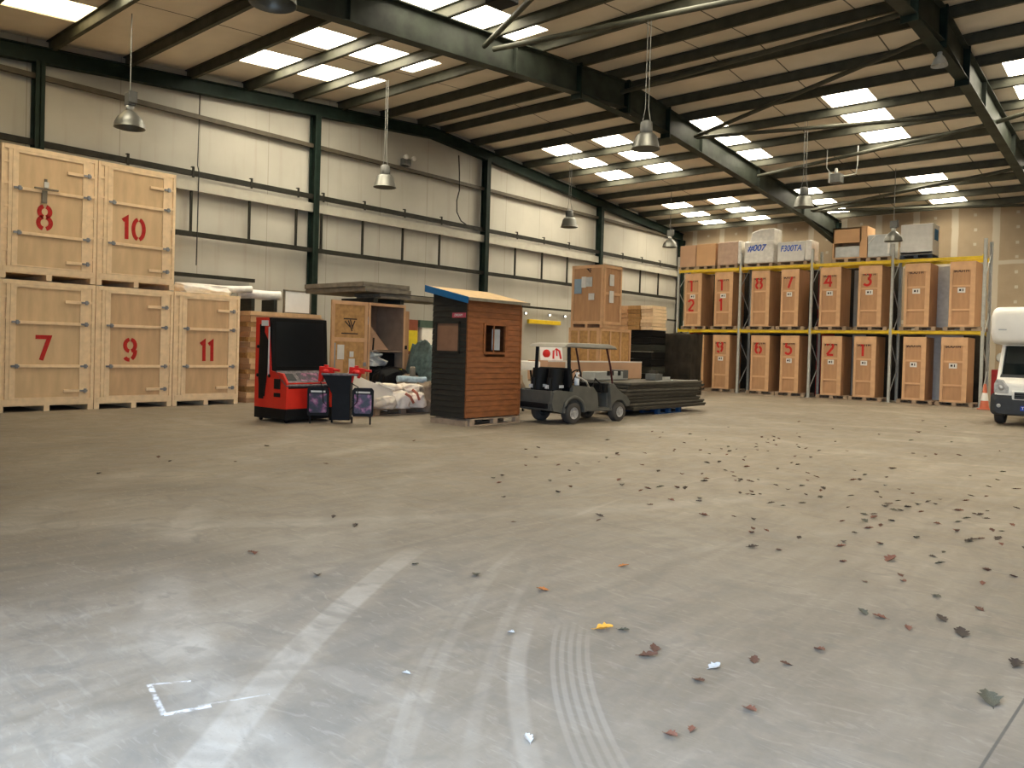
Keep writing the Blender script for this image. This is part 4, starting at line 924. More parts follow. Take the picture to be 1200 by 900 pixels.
# bags in the rear well
for y, lab, s in ((-.26, 'black golf bag in the rear of the cart, near side', 5), (.24, 'black golf bag in the rear of the cart, far side', 8)):
    g = thing('golf_bag', lab, 'bag', (0, 0, 0)); g.location = t.matrix_basis @ Vector((-.36, y, .52)) if False else (0, 0, 0)
    R_ = Matrix.Translation(Vector((-10.68, 13.82, 0))) @ Matrix.Rotation(math.radians(83), 4, 'Z')
    g.location = R_ @ Vector((-.33, y, .54)); g.rotation_euler = (0, 0, math.radians(83))
    B().tube([(0, 0, 0), (.02, 0, .3), (.06, 0, .64)], .17, 14).build('bag_body', M['seat'], g, bevel=.01)
    B().tube([(-.17, -.02, .15), (-.16, -.02, .45)], .06, 8).build('side_pocket', M['seat'], g)
    bx(-.225, -.215, -.05, .06, .22, .30).build('bag_badge', M['paper'], g)
    B().box(-.02, .12, -.175, -.168, .24, .30).build('bag_badge', M['wrapgrey'], g)
ro = B(); ro.prism([(-.34, 1.66), (-.28, 1.73), (-.05, 1.765), (1.1, 1.76), (1.32, 1.71), (1.40, 1.64), (1.32, 1.66), (-.28, 1.67)], 'y', -.56, .56); ro.build('roof', M['cartroof'], t, bevel=.03)
for s in (-1, 1):
    B().tube([(-.10, s * .50, .80), (-.14, s * .51, 1.2), (-.14, s * .49, 1.68)], .04, 8).build('roof_post', M['black'], t)
    B().tube([(1.34, s * .48, .84), (1.24, s * .49, 1.25), (1.10, s * .48, 1.68)], .024, 8).build('windscreen_post', M['darkred'], t)
sw = B(); T = Matrix.Translation((.86, .25, 1.0)) @ Matrix.Rotation(math.radians(-60), 4, 'Y')
sw.tube([tuple(T @ Vector((.17 * math.cos(a * PI / 10), .17 * math.sin(a * PI / 10), 0))) for a in range(21)], .016, 8)
sw.tube([tuple(T @ Vector((0, 0, 0))), (1.1, .25, .82)], .022, 8); sw.tube([tuple(T @ Vector((-.17, 0, 0))), tuple(T @ Vector((.17, 0, 0)))], .014, 6)
sw.build('steering_wheel', M['black'], t)
for (x, r) in ((0, .235), (WB, .22)):
    for s in (-1, 1):
        w = B(); c = (x, s * (hw - .08), r)
        w.lathe([(r * .55, -.10), (r * .9, -.10), (r, -.07), (r, .07), (r * .9, .10), (r * .55, .10), (r * .5, .04), (r * .5, -.04), (r * .55, -.10)], c, 26, axis='y')
        wo = w.build('wheel', M['tyre'], t)
        h = B(); h.lathe([(0, s * .075), (r * .16, s * .085), (r * .2, s * .06), (r * .5, s * .075), (r * .55, s * .10), (r * .56, s * .03), (0, s * .03)], c, 20, axis='y'); ho = h.build('hub', M['hub'], wo)
        q = B()
        for k in range(5):
            a = 2 * PI * k / 5; T = Matrix.Translation(c) @ Matrix.Rotation(a, 4, 'Y'); q.box(-.02, .02, s * .06 - .02, s * .06 + .02, .03, r * .52, 0, T)
        q.build('hub_spokes', M['hub'], wo)
B().tube([(0, -.46, .22), (0, .46, .22)], .03, 8).build('axle', M['black'], t); B().tube([(WB, -.46, .22), (WB, .46, .22)], .03, 8).build('axle', M['black'], t)
bx(-.70, -.62, -.42, .42, .34, .46).build('rear_bumper', M['black'], t, bevel=.02)
R_ = Matrix.Translation(Vector((-10.68, 13.82, 0))) @ Matrix.Rotation(math.radians(83), 4, 'Z')
bt = thing('spray_bottle', 'white bottle standing in the golf cart beside the seat', 'bottle', tuple(R_ @ Vector((.16, -.47, .84))))
B().lathe([(0, 0), (.055, 0), (.055, .15), (.02, .2), (.02, .24), (0, .24)], n=14).build('bottle_body', M['white'], bt); B().box(-.03, .03, -.02, .05, .24, .28).build('nozzle', M['white'], bt)

# ================================================================== FAR CRATES, BOARDS, BLACK STACKS behind the cart
def framed_crate(x, y, w, d, h, label, z=0, rz=0, m='crate_wood', fr='crate_wood_light', div=2, mid=True, papers=False, name='framed_crate'):
    """front faces -Y (width w), side faces +X (depth d); origin = near right bottom corner"""
    t = thing(name, label, 'crate', (x, y, z), rz)
    b = B(); b.box(-w, -.0, .0, d, .12, h); b.build('carcass', M[m], t)
    f = B()
    for a in (-w, -.09): f.box(a, a + .09, -.03, 0, .221, h - .101)
    f.box(-w, 0, -.032, 0, h - .1, h + .002); f.box(-w, 0, -.032, 0, .12, .22)
    for k in range(1, div): q = -w + w * k / div; f.box(q - .04, q + .04, -.028, 0, .221, h - .101)
    for a in (0, d - .09): f.box(.001, .03, a, a + .09, .221, h - .101)
    f.box(.001, .032, 0, d, h - .1, h + .001); f.box(.001, .032, 0, d, .12, .22)
    if mid: f.box(0, .028, .091, d - .091, h * .53, h * .53 + .09)
    for k in range(1, div): q = d * k / div; f.box(0, .027, q - .04, q + .04, .221, h - .101)
    f.build('battens', M[fr], t)
    s = B()
    for q in (-w, -w / 2 - .05, -.1): s.box(q, q + .1, -.03, d, 0, .12)
    s.build('skid_base', M[fr], t)
    if papers:
        bx(-w + .12, -w + .42, -.045, -.03, 1.15, 1.65).build('blue_sticker', M['bluepaper'], t)
        bx(-w + .42, -w + .60, -.05, -.03, 1.35, 1.72).build('paper_notice', M['paper'], t); bx(-w + .61, -w + .85, -.045, -.03, 1.38, 1.7).build('paper_notice', M['wrapgrey'], t)
        bx(-w + .72, -w + .95, -.045, -.03, .93, 1.15).build('paper_notice', M['paper'], t)
        bx(.03, .04, .3, .55, 1.42, 1.8).build('paper_notice', M['paper'], t); bx(.03, .04, .3, .55, .85, 1.25).build('paper_notice', M['paper'], t)
        e = B()
        for pl in ([(0, .1), (.1, -.05)], [(.06, .12), (.12, .0)], [(-.06, .1), (.06, .0)], [(-.08, .1), (.14, .1)]): strokes(e, [pl], 1, .03, lambda q, tt: Vector((-w * .5 + q.x, -.001 - tt, 1.9 + q.y)))
        e.build('stencil_mark', M['black_ink'], t)
    return t
CX, CY = -14.95, 21.6
framed_crate(CX, CY, 1.25, 1.9, 2.38, 'long low orange crate standing behind the golf cart, battened front', div=3, mid=False, m='osb')
framed_crate(CX + .07, CY + .07, 1.30, 1.05, 2.10, 'tall orange brown crate with papers stacked above the golf cart', z=2.385, m='crate_wood', div=1, papers=True)
# cardboard box long, white and red signs, tool case
t = thing('long_cardboard_carton', 'long low cardboard carton lying behind the golf cart', 'carton', (-13.2, 16.25, .0), math.radians(90))
bx(0, 4.65, -.35, .35, .80, 1.31).build('carton', M['cardboard'], t, bevel=.01); bx(0, 4.65, -.352, -.34, 1.28, 1.315).build('tape', M['paper'], t)
bx(0.75, .86, -.356, -.34, .81, 1.31).build('white_edge', M['paper'], t)
b = B()
for x in (.1, 2.1, 4.1): b.box(x, x + .1, -.3, .3, 0, .74)
b.box(0, 4.65, -.33, .33, .741, .80); b.build('trestle', M['pallet'], t)
def sign(label, x, y, z, rz, digit):
    t = thing('warning_sign', label, 'sign', (x, y, z), rz)
    T = Matrix.Rotation(math.radians(-14), 4, 'X')
    B().box(0, .34, -.01, .01, 0, .36, 0, T).build('sign_board', M['white'], t)
    s = B()
    if digit: s.tube([tuple(T @ Vector((.06, -.012, .04))), tuple(T @ Vector((.08, -.012, .26))), tuple(T @ Vector((.16, -.012, .32))), tuple(T @ Vector((.25, -.012, .26))), tuple(T @ Vector((.28, -.012, .04)))], .028, 8); s.tube([tuple(T @ Vector((.17, -.012, .3))), tuple(T @ Vector((.17, -.012, .12)))], .02, 8)
    else: s.lathe([(0, -.02), (.11, -.02), (.11, -.008), (0, -.008)], (.17, .03, .18), 20, axis='y', T=None)
    s.build('red_symbol', M['gunred'], t)
sign('white sign with a red round mark standing behind golf cart', -13.15, 16.30, 1.316, math.radians(60), 0)
sign('white sign with a red hoop mark standing behind golf cart', -13.12, 16.72, 1.316, math.radians(60), 1)
t = thing('white_folding_table', 'cream table top on a dark frame between shed and golf cart', 'table', (-13.0, 14.6, 0), math.radians(70))
bx(-.9, .9, -.35, .35, 1.08, 1.30).build('table_top', M['whiteboard'], t, bevel=.02)
for x, y in ((-.8, -.3), (.8, -.3), (-.8, .3), (.8, .3)): B().tube([(x, y, 0), (x * .8, y, 1.1)], .025, 8).build('leg', M['black'], t)
sheet_blob('cloth_bundle', 'olive cloth bundle under the cream table beside the shed', 'bundle', (-12.75, 14.35, .32), .8, .8, .75, M['pallet'], 51, amp=.4)
sheet_blob('cloth_bundle', 'dark sack on the floor beside the right end of the shed', 'bundle', (-12.7, 14.3, 0), .7, .7, .40, M['darkcloth'], 52, amp=.4)
t = thing('tool_case', 'grey case with black clips standing behind the cart front', 'case', (-11.62, 16.45, .855), math.radians(90))
bx(-.1, 1.45, -.2, .2, .0, .22).build('case', M['recess'], t, bevel=.02)
for x in (.45, .62, .95): bx(x, x + .12, -.215, -.2, .12, .24).build('clip', M['black'], t)
bx(1.2, 1.44, -.21, .2, .05, .26).build('lid', M['lampgrey'], t)
# cut boards piled on the black stack
for col_i, (x, y, n, side) in enumerate(((-16.6, 25.95, 6, 'left'), (-16.08, 26.0, 6, 'middle'), (-15.55, 26.05, 7, 'right'))):
    z = 2.455
    for k in range(n):
        rnd = random.Random(col_i * 10 + k); h = .92 / n
        o = bx(-.27, .24, -.5, .5, 0, h - .012).build('board_bundle', M[['crate_wood_light', 'osb', 'batten'][col_i]], None, (x + rnd.uniform(-.02, .02), y + rnd.uniform(-.04, .04), z))
        pos = 'bottom' if k == 0 else 'top' if k == n - 1 else '%s from the bottom' % ORD[k]
        tag(o, 'wooden board bundle in the %s pile above black stack, %s' % (side, pos), 'boards', 'wooden boards piled above the black stack'); z += h
# black ribbed stack: each black panel a thing
z = 0
for k in range(9):
    h = 2.45 / 9; rnd = random.Random(90 + k)
    b = B(); b.box(-.75, .55, -.52, .52, 0, h - .01); b.box(.55, .57, -.50, .50, h * .2, h * .35)
    o = b.build('black_flat', M['black' if k % 3 else 'blackboard'], None, (-15.9 + rnd.uniform(-.03, .03), 26.1 + rnd.uniform(-.03, .03), z), bevel=.01)
    pos = 'bottom' if k == 0 else 'top' if k == 8 else '%s from the bottom' % ORD[k]
    tag(o, 'black painted panel in the tall black stack, ' + pos, 'panel', 'tall stack of black panels'); z += h
# dark draped pile next to it
def drape():
    from mathutils import noise
    b = B(); nx, nz = 30, 26; vs = []
    path = [(-.85, 1.1), (-.85, 0), (.75, 0), (.75, 1.1)]
    tot = [1.1, 1.6, 1.1]
    for i in range(nx + 1):
        s_ = i / nx * 3.8
        if s_ < 1.1: x, y = -.85, 1.1 - s_; nn = (-1, 0)
        elif s_ < 2.7: x, y = -.85 + (s_ - 1.1), 0; nn = (0, -1)
        else: x, y = .75, s_ - 2.7; nn = (1, 0)
        for j in range(nz + 1):
            zz = 2.38 * (1 - j / nz); d = .06 * noise.noise(Vector((s_ * 3, zz * .8, 2))) + .03 * math.sin(s_ * 16 + zz)
            vs.append((x + nn[0] * d, y + nn[1] * d, max(0, zz + (.05 * noise.noise(Vector((s_ * 2, 5, 1))) if j == 0 else 0))))
    fs = [(i * (nz + 1) + j, i * (nz + 1) + j + 1, (i + 1) * (nz + 1) + j + 1, (i + 1) * (nz + 1) + j) for i in range(nx) for j in range(nz)]
    b.add(vs, fs, 0, True); t = thing('draped_load', 'dark brown cloth draped over a tall load by the rack', 'cloth', (-15.35, 27.1, 0))
    o = b.build('drape', M['darkcloth'], t); md = o.modifiers.new('s', 'SOLIDIFY'); md.thickness = .02
    bx(-.82, .72, .03, 1.08, 0, 2.36).build('load', M['darkcloth'], t)
drape()
tag(B().tube([(-14.62, 28.5, .72), (-14.62, 29.3, .72)], .05, 8).build('fluorescent_tube', M['wrapgrey']), 'pale tube lying beside the dark draped load', 'tube') if False else None
# pile of dark scenery boards on a blue pallet
PX, PYY = -11.15, 18.25
pallet('blue painted pallet under the pile of dark boards', PX + .12, PYY + .35, 0, 0, 'pallet_blue', w=1.0, l=1.25)
z = .147; rnd = random.Random(5)
DN = 8
for k in range(DN):
    h = .088; L_ = 3.9 * rnd.uniform(.93, 1.03); Dd = 1.35 * rnd.uniform(.95, 1.04)
    b = B(); b.box(-Dd / 2, Dd / 2, -L_ / 2, L_ / 2, h * .38, h - .004, k % 2)
    for q in (-.96, -.35, .3, .92): b.box(-Dd / 2 + .03, Dd / 2 - .03, q * L_ / 2 - .05, q * L_ / 2 + .05, 0, h * .385)
    b.box(Dd / 2 - .05, Dd / 2 - .02, -L_ / 2 + .02, L_ / 2 - .02, 0, h * .385)
    o = b.build('scenery_board', [M['darkboard'], M['greyboard']], None, (PX + rnd.uniform(-.06, .06), PYY + .1 + rnd.uniform(-.14, .10) + (.12 if k < 2 else 0), z), (0, 0, rnd.uniform(-.025, .025)), bevel=.006)
    pos = 'bottom' if k == 0 else 'top' if k == DN - 1 else '%s from the bottom' % ORD[k]
    tag(o, 'long dark board in the low pile right of golf cart, ' + pos, 'board', 'dark boards piled on the blue pallet'); z += h
t = thing('metal_strip', 'pale metal strip lying along the edge of the dark boards', 'strip', (PX + .55, PYY + .75, z))
bx(-.03, .03, -1.0, 1.2, 0, .012).build('strip', M['galv'], t); B().lathe([(0, 0), (.03, 0), (.02, .02), (0, .02)], (0, -.2, .012), 10).build('bolt', M['white'], t)
t = thing('junction_box', 'grey box sitting on the left of the dark boards', 'box', (PX + .05, PYY + .45, z))
bx(-.15, .15, -.2, .2, 0, .18).build('box', M['lampgrey'], t, bevel=.01); bx(-.1, .1, -.1, .05, .18, .27).build('lid', M['darkboard'], t)
t = thing('tray', 'pale flat tray lying on the dark boards', 'tray', (PX - .15, PYY + 1.15, z)); bx(-.1, .1, -.3, .35, 0, .02).build('tray_base', M['galv'], t); bx(.08, .1, -.3, .35, .02, .08).build('rim', M['galv'], t)

# ================================================================== PALLET RACKING
RY = 31.3; UX = [-17.49, -14.56, -11.56, -8.57, -5.58]
ZM, ZT = 2.68, 5.30
UPL = ['first upright frame of the rack, at its left end beside the wall', 'second upright frame of the rack, between crates 11 and 8', 'third upright frame of the rack, between crates 7 and 4', 'fourth upright frame of the rack, right of crate 3', 'last upright frame of the rack, beside the traffic cone']
for i, x in enumerate(UX):
    t = thing('rack_upright_frame', UPL[i], 'rack upright', (x, RY, 0), group='upright frames of the pallet rack')
    for nm, y0, y1 in (('front', 0, .08), ('rear', 1.02, 1.1)):
        b = B(); b.box(-.05, .05, y0, y0 + .006 if nm == 'front' else y1, 0, 5.9) if nm == 'front' else b.box(-.05, .05, y1 - .006, y1, 0, 5.9)
        b.box(-.05, -.044, y0, y1, 0, 5.9); b.box(.044, .05, y0, y1, 0, 5.9)
        b.box(-.07, .07, y0 - .03, y1 + .03, 0, .012)
        b.build('post', M['galv'], t)
    zz = .25; k = 0
    while zz < 5.2:
        B().tube([(0, .05, zz), (0, 1.05, zz + 1.0)] if k % 2 == 0 else [(0, 1.05, zz), (0, .05, zz + 1.0)], .018, 6).build('brace', M['galv'], t); zz += 1.05; k += 1
bays = ['first bay from the left', 'second bay from the left', 'third bay from the left', 'right-hand bay']
for i in range(4):
    for z, lv in ((ZM, 'middle'), (ZT, 'top')):
        for y, fb in ((RY - .02, 'front'), (RY + 1.05, 'rear')):
            t = thing('rack_beam', 'yellow %s beam at the %s level, %s' % (fb, lv, bays[i]), 'rack beam', ((UX[i] + UX[i + 1]) / 2, y, z), group='yellow rack beams')
            hl = (UX[i + 1] - UX[i]) / 2 - .05
            bx(-hl, hl, 0, .05, -.115, 0).build('beam', M['yellow'], t, bevel=.005)
            for s in (-1, 1): bx(s * hl - (.03 if s > 0 else -.0) - (.0 if s > 0 else .0), s * hl + (.0 if s > 0 else .03), -.006, .05, -.16, .05).build('end_plate', M['yellow'], t)
# crates on the rack
def rack_crate(x0, w, z0, number, label, tagm=True, side_d=1.12, m='crate_wood', stack=False, h=2.36):
    t = thing('slim_crate', label, 'crate', (x0, RY - .06, z0), group='slim crates on the rack')
    b = B(); b.box(0, w, .026, side_d, .002, h - .002); b.build('carcass', M[m], t)
    f = B(); s1 = w - .15
    f.box(0, w, -.006, .03, h - .30, h + .001); f.box(0, .09, -.003, .03, .0, h - .301); f.box(s1, w + .003, -.003, .03, .0, h - .301)
    f.box(.091, s1 - .001, -.001, .03, .001, .07); f.box(.091, s1 - .001, -.001, .03, 1.40, 1.47); f.box(.091, s1 - .001, -.001, .03, .56, .63)
    f.build('front_frame', M['crate_wood_light'], t)
    if tagm:
        q = bx(.32 * w, .62 * w, .01, .027, 1.20, 1.38).build('paper_tag', M['paper'], t)
        B().box(.38 * w, .46 * w, .006, .012, 1.26, 1.33).build('tag_print', M['black_ink'], q); B().box(.51 * w, .55 * w, .006, .012, 1.25, 1.34).build('tag_print', M['black_ink'], q)
    text_mesh('SOUTH', .145, M['black_ink'], t, (s1 * .55, .0255, 1.97), (PI / 2, 0, 0), 'stencil_text', .001, 0, .004, 1.0)
    if number:
        hh = .55
        if stack: b2 = number_mesh(number, hh, .085, (.10 * w + .06, .023, 1.50), (1, 0, 0), (0, -1, 0), stack=.86)
        else: b2 = number_mesh(number, hh, .085, (.10 * w + .07, .023, 1.53), (1, 0, 0), (0, -1, 0))
        b2.build('stencilled_number', M['red_paint'], t)
    return t
low = [(-16.91, .80, '10', 'slim crate on the floor level mostly hidden by dark cloth, left end of rack', True), (-15.68, .76, '9', 'slim crate marked red 9 on the floor level of the rack', False), (-13.96, .79, '6', 'slim crate marked red 6 on the floor level of the rack', False), (-12.70, .75, '5', 'slim crate marked red 5 on the floor level of the rack', False),
       (-11.05, .76, '2', 'slim crate marked red 2 on the floor level, below crate 4', False), (-9.83, .79, '1', 'slim crate marked red 1 alone on the floor level, below crate 3', False), (-8.09, .76, '', 'unnumbered slim crate on the floor level, left one of right-hand bay', False), (-6.84, .84, '', 'unnumbered slim crate on the floor level, right one beside the traffic cone', False)]
up = [(-17.11, .80, '12', 'slim crate marked red 1 over 2, upper level at the left rack end', True), (-15.68, .82, '11', 'slim crate marked red 1 over 1, upper level of the first bay', True), (-14.02, .77, '8', 'slim crate marked red 8 on the upper level of the rack', False), (-12.76, .72, '7', 'slim crate marked red 7 on the upper level of the rack', False),
      (-11.20, .80, '4', 'slim crate marked red 4 on the upper level of the rack', False), (-9.75, .84, '3', 'slim crate marked red 3 on the upper level of the rack', False), (-8.12, .84, '', 'unnumbered slim crate on the upper level, left one of right-hand bay', False), (-6.64, .80, '', 'unnumbered slim crate on the upper level, right one at rack end', False)]
for lst, z, lv, hh in ((low, .145, 'floor', 2.30), (up, ZM + .145, 'upper', 2.30)):
    for i, (x0, w, num, lab, stk) in enumerate(lst):
        dd_ = 1.15
        rack_crate(x0, w, z, '' if (num == '10') else num, lab, tagm=(num != '6' and num != '8'), stack=stk, h=hh, side_d=dd_)
        pn = 'crate ' + ('1 over 2' if num == '12' else '1 over 1' if num == '11' else num) if num and num != '10' else ('the crate hidden by dark cloth' if num == '10' else 'the left unnumbered crate' if i == 6 else 'the right unnumbered crate')
        pallet('wooden pallet under %s on the %s rack level' % (pn, lv), x0 + w / 2 + .04, RY + .50, z - .145, PI / 2, group='pallets on the rack', w=1.1, l=1.2 if w > .73 else 1.15)
# top level loads
zt = ZT
def box_load(x0, x1, h, m, label, name='carton', cat='box', d=1.0, pm='pallet', irregular=False, y=RY - .02, body='carton'):
    w = x1 - x0
    pallet('pallet under the ' + label.split(' on the')[0].split(',')[0], (x0 + x1) / 2, y + .5, zt, PI / 2, pm, 'pallets on the rack top', w=1.0, l=round(max(.9, min(w, 1.2)), 2))
    t = thing(name, label, cat, (x0, y, zt + .147))
    return t, w
for x0, x1, h, m, lab in ((-17.42, -16.66, .93, 'cardboard', 'brown carton on the rack top, leftmost of three'), (-16.62, -15.72, .95, 'cardboard2', 'orange brown carton on the rack top, middle of three')):
    t, w = box_load(x0, x1, h, m, lab)
    bx(0, w, 0, 1.0, 0, h).build('carton_body', M[m], t, bevel=.01); bx(w * .46, w * .54, -.004, 1.0, h * .995, h + .004).build('tape', M['cardboard'], t)
t, w = box_load(-15.62, -14.7, .97, 'wrapcard', 'film-wrapped brown carton on the rack top, rightmost of three')
bx(0, w, 0, 1.0, 0, .97).build('carton_body', M['wrapcard'], t, bevel=.02)
b = B(); b.box(w, w + .14, .0, .9, .02, .98); b.build('loose_film', M['wrap'], t, bevel=.04)
t, w = box_load(-14.42, -13.15, 1.4, 'wrap', 'tall white wrapped load with blue scrawl, narrow humped top', 'wrapped_load', 'wrapped load')
bx(0, w, 0, 1.0, 0, .92).build('wrapped_body', M['wrap'], t, bevel=.06)
h_ = B(); h_.prism([(.18, .85), (w - .02, .85), (w, 1.42), (w * .55, 1.42), (.3, 1.30), (.24, 1.05)], 'y', .05, .85); h_.build('wrapped_top', M['wrap'], t, bevel=.05)
text_mesh('#007', .36, M['blue_ink'], t, (w * .42, -.006, .62), (PI / 2, 0, -0), 'blue_writing', .003, .25, .008)
t, w = box_load(-12.98, -11.75, .80, 'wrapgrey', 'white wrapped box with blue scrawl on the rack top', 'wrapped_load', 'wrapped load')
bx(0, w - .12, 0, .9, 0, .80).build('wrapped_body', M['paper'], t, bevel=.03); bx(w - .14, w + .14, .05, .88, .02, .83).build('loose_film', M['wrap'], t, bevel=.06)
text_mesh('F300TA', .34, M['blue_ink'], t, (w * .45, -.006, .52), (PI / 2, 0, .02), 'blue_writing', .003, .2, .006, .78)
t, w = box_load(-10.78, -9.72, 1.18, 'cardboard', 'open-fronted cardboard box with white sheet inside on the rack top', 'open_box', 'box')
b = B(); b.box(0, .05, 0, .95, 0, 1.18); b.box(w - .05, w, 0, .95, 0, 1.18); b.box(0, w, 0, .95, 1.13, 1.18); b.box(0, w, .9, .95, 0, 1.18); b.box(0, w, 0, .04, .60, 1.18); b.box(0, w, 0, .95, 0, .04); b.box(w, w + .22, 0, .95, 0, 1.2)
b.build('carton_body', M['cardboard2'], t); bx(.06, w - .06, .1, .8, .05, .48).build('contents', M['wrapgrey'], t, bevel=.03)
t, w = box_load(-9.48, -8.66, .80, 'wrapgrey', 'grey film-wrapped box behind the bell lamp on the rack top', 'wrapped_load', 'wrapped load')
bx(0, w, 0, 1.0, 0, .84).build('wrapped_body', M['wrapgrey'], t, bevel=.03); b = B(); b.prism([(.0, .5), (.02, .5), (.32, .82), (.25, .82)], 'y', -.01, .0); b.build('film_fold', M['wrap'], t); b = B(); b.prism([(w - .1, .1), (w - .03, .1), (w - .03, .82), (w - .1, .82)], 'y', -.012, 0); b.build('film_fold', M['wrap'], t)
t, w = box_load(-8.32, -7.25, 1.10, 'white', 'large white box on a dark pallet on the rack top', 'large_box', 'box', pm='pallet_dark')
bx(0, w, 0, .95, 0.02, 1.12).build('box_body', M['paper'], t, bevel=.01); bx(.0, w + .01, .0, .96, .02, .1).build('box_base', M['paper'], t)
bx(w, w + .012, .25, .75, .55, .95).build('blue_label', M['bluefascia'], t)
# red curtains / panels at the back of the rack, grey sheet in the right bay
for i, (x, z, lab) in enumerate(((-17.25, 2.75, 'dark red panel standing behind the left end of the rack'), (-11.35, 2.75, 'dark red panel standing behind crate 4 in the rack'))):
    t = thing('red_sheet', lab, 'panel', (x, 32.48, 0)); bx(-.35, .35, 0, .04, 0, 5.0).build('panel', M['red'], t); bx(-.4, .4, -.02, .1, 0, .05).build('foot', M['rail'], t)
t = thing('grey_sheet', 'tall pale grey sheet standing behind the right-hand rack bay', 'panel', (-6.9, 32.50, 0)); bx(-.75, .5, 0, .05, 0, 5.1).build('panel', M['wrapgrey'], t); bx(-.75, .5, -.02, .1, 0, .06).build('foot', M['rail'], t)
t = thing('grey_sheet', 'narrow grey sheet standing behind crate 3 in the rack', 'panel', (-10.0, 32.50, 0)); bx(-.3, .2, 0, .05, 0, 5.1).build('panel', M['recess'], t); bx(-.3, .2, -.02, .1, 0, .06).build('foot', M['rail'], t)
# dark sheets added behind the rack to make the gaps between crates dark
t = thing('black_curtain', 'black curtain added behind the rack to darken the gaps between crates', 'curtain', (-17.4, 32.66, 0))
for L_, z0, z1 in ((11.7, .02, 2.56), (8.8, 2.62, 5.2)):
    b = B(); n = 90; vs = []
    for i in range(n + 1):
        x = L_ * i / n; y = .035 * math.sin(i * 1.7); vs += [(x, y, z0), (x, y, z1)]
    b.add(vs, [(2 * i, 2 * i + 2, 2 * i + 3, 2 * i + 1) for i in range(n)], 0, True); o = b.build('curtain_cloth', M['darkcloth'], t); md = o.modifiers.new('s', 'SOLIDIFY'); md.thickness = .01
    B().tube([(-.02, 0, z1 + .01), (L_ + .05, 0, z1 + .01)], .02, 8).build('curtain_rail', M['galv'], t)
for x, z1 in ((0, 5.25), (4.4, 5.25), (8.8, 5.25), (11.7, 2.6)): B().tube([(x, .06, 0), (x, .06, z1)], .02, 8).build('backing_pole', M['galv'], t)

# traffic cone and red extinguisher stand
t = thing('traffic_cone', 'orange traffic cone with a white sleeve at the rack end', 'traffic cone', (-5.30, 30.5, 0))
bx(-.19, .19, -.19, .19, 0, .035).build('cone_base', M['coneorange'], t, bevel=.01)
B().lathe([(.15, .03), (.14, .06), (.035, .86), (.0, .87)], n=22).build('cone_body', M['coneorange'], t)
B().lathe([(.118, .30), (.082, .56)], n=22).build('white_sleeve', M['white'], t)
t = thing('red_cabinet', 'dark red cabinet on the floor between the cone and motorhome', 'cabinet', (-5.08, 31.5, 0))
bx(-.22, .5, 0, .5, 0, 1.35).build('cabinet_body', M['red'], t, bevel=.02); bx(.0, .2, -.02, 0, .6, .8).build('door_plate', M['black'], t)
t = thing('small_fan', 'small grey fan standing on the dark red cabinet', 'fan', (-5.05, 31.75, 1.352))
B().lathe([(0, 0), (.12, 0), (.1, .03), (.02, .05), (.02, .3), (0, .3)], n=16).build('stand', M['lampgrey'], t); B().lathe([(.15, -.04), (.17, 0), (.15, .04), (0, .05), (0, -.05), (.15, -.04)], (0, 0, .42), 20, axis='y').build('fan_head', M['galv'], t)

# ================================================================== MOTORHOME
t = thing('motorhome', 'white motorhome with rounded overcab facing us at right edge', 'motorhome', (-3.98, 23.35, 0))
W = 2.25; cx_ = W / 2
def loft(sections, mi=0):
    b = B(); n = len(sections[0]); vs = [p for s_ in sections for p in s_]
    fs = [(i * n + k, i * n + (k + 1) % n, (i + 1) * n + (k + 1) % n, (i + 1) * n + k) for i in range(len(sections) - 1) for k in range(n)]
    fs += [tuple(range(n)), tuple(range(len(sections) * n - 1, (len(sections) - 1) * n - 1, -1))]
    b.add(vs, fs, mi); return b
# overcab pod + coach body
def ring_(y, x0, x1, z0, z1, r, n=5):
    pts = []
    for cx2, cz, a0 in ((x1 - r, z1 - r, 0), (x0 + r, z1 - r, 90), (x0 + r, z0 + r, 180), (x1 - r, z0 + r, 270)):
        for k in range(n + 1):
            a = math.radians(a0 + 90 * k / n); pts.append((cx2 + r * math.cos(a), y, cz + r * math.sin(a)))
    return pts
b = loft([ring_(.35, .05, W - .05, 2.2, 2.86, .25), ring_(.42, -.06, W + .06, 2.14, 2.98, .22), ring_(.7, -.08, W + .08, 2.08, 3.06, .16), ring_(2.3, .0, W, 2.06, 3.08, .12)])
for f_ in range(len(b.sm)): b.sm[f_] = True
o = b.build('overcab', M['vanwhite'], t)
b = loft([ring_(2.3, .0, W, .45, 3.08, .06), ring_(6.6, .0, W, .45, 3.08, .06)]); b.build('coach_body', M['vanwhite'], t)
# cab: windscreen posts, bonnet, doors
cab = B(); cab2 = B()
cab.prism([(.30, 1.22), (.95, 2.14), (2.3, 2.14), (2.3, .45), (.30, .5), (.05, .75), (.06, 1.0)], 'x', .13, .22)
cab2.prism([(.30, 1.22), (.95, 2.14), (2.3, 2.14), (2.3, .45), (.30, .5), (.05, .75), (.06, 1.0)], 'x', W - .22, W - .13)
cab.build('cab_side', M['vanwhite'], t, bevel=.02); cab2.build('cab_side', M['vanwhite'], t, bevel=.02)
b = B(); b.prism([(.03, .85), (.06, 1.08), (.36, 1.26), (.42, 1.20), (.42, .7), (.05, .7)], 'x', .16, W - .16); b.build('bonnet', M['vanwhite'], t, bevel=.04)
b = B(); b.prism([(.38, 1.27), (.93, 2.08), (.96, 2.06), (.42, 1.24)], 'x', .24, W - .24); b.build('windscreen', M['glass'], t)
b = B(); b.prism([(.28, 1.20), (.36, 1.30), (.42, 1.30), (.42, 1.18)], 'x', .2, W - .2); b.build('scuttle', M['vanblack'], t)
b = B(); b.prism([(.86, 2.05), (.92, 2.18), (1.3, 2.18), (1.3, 2.0)], 'x', .14, W - .14); b.build('header', M['vanwhite'], t)
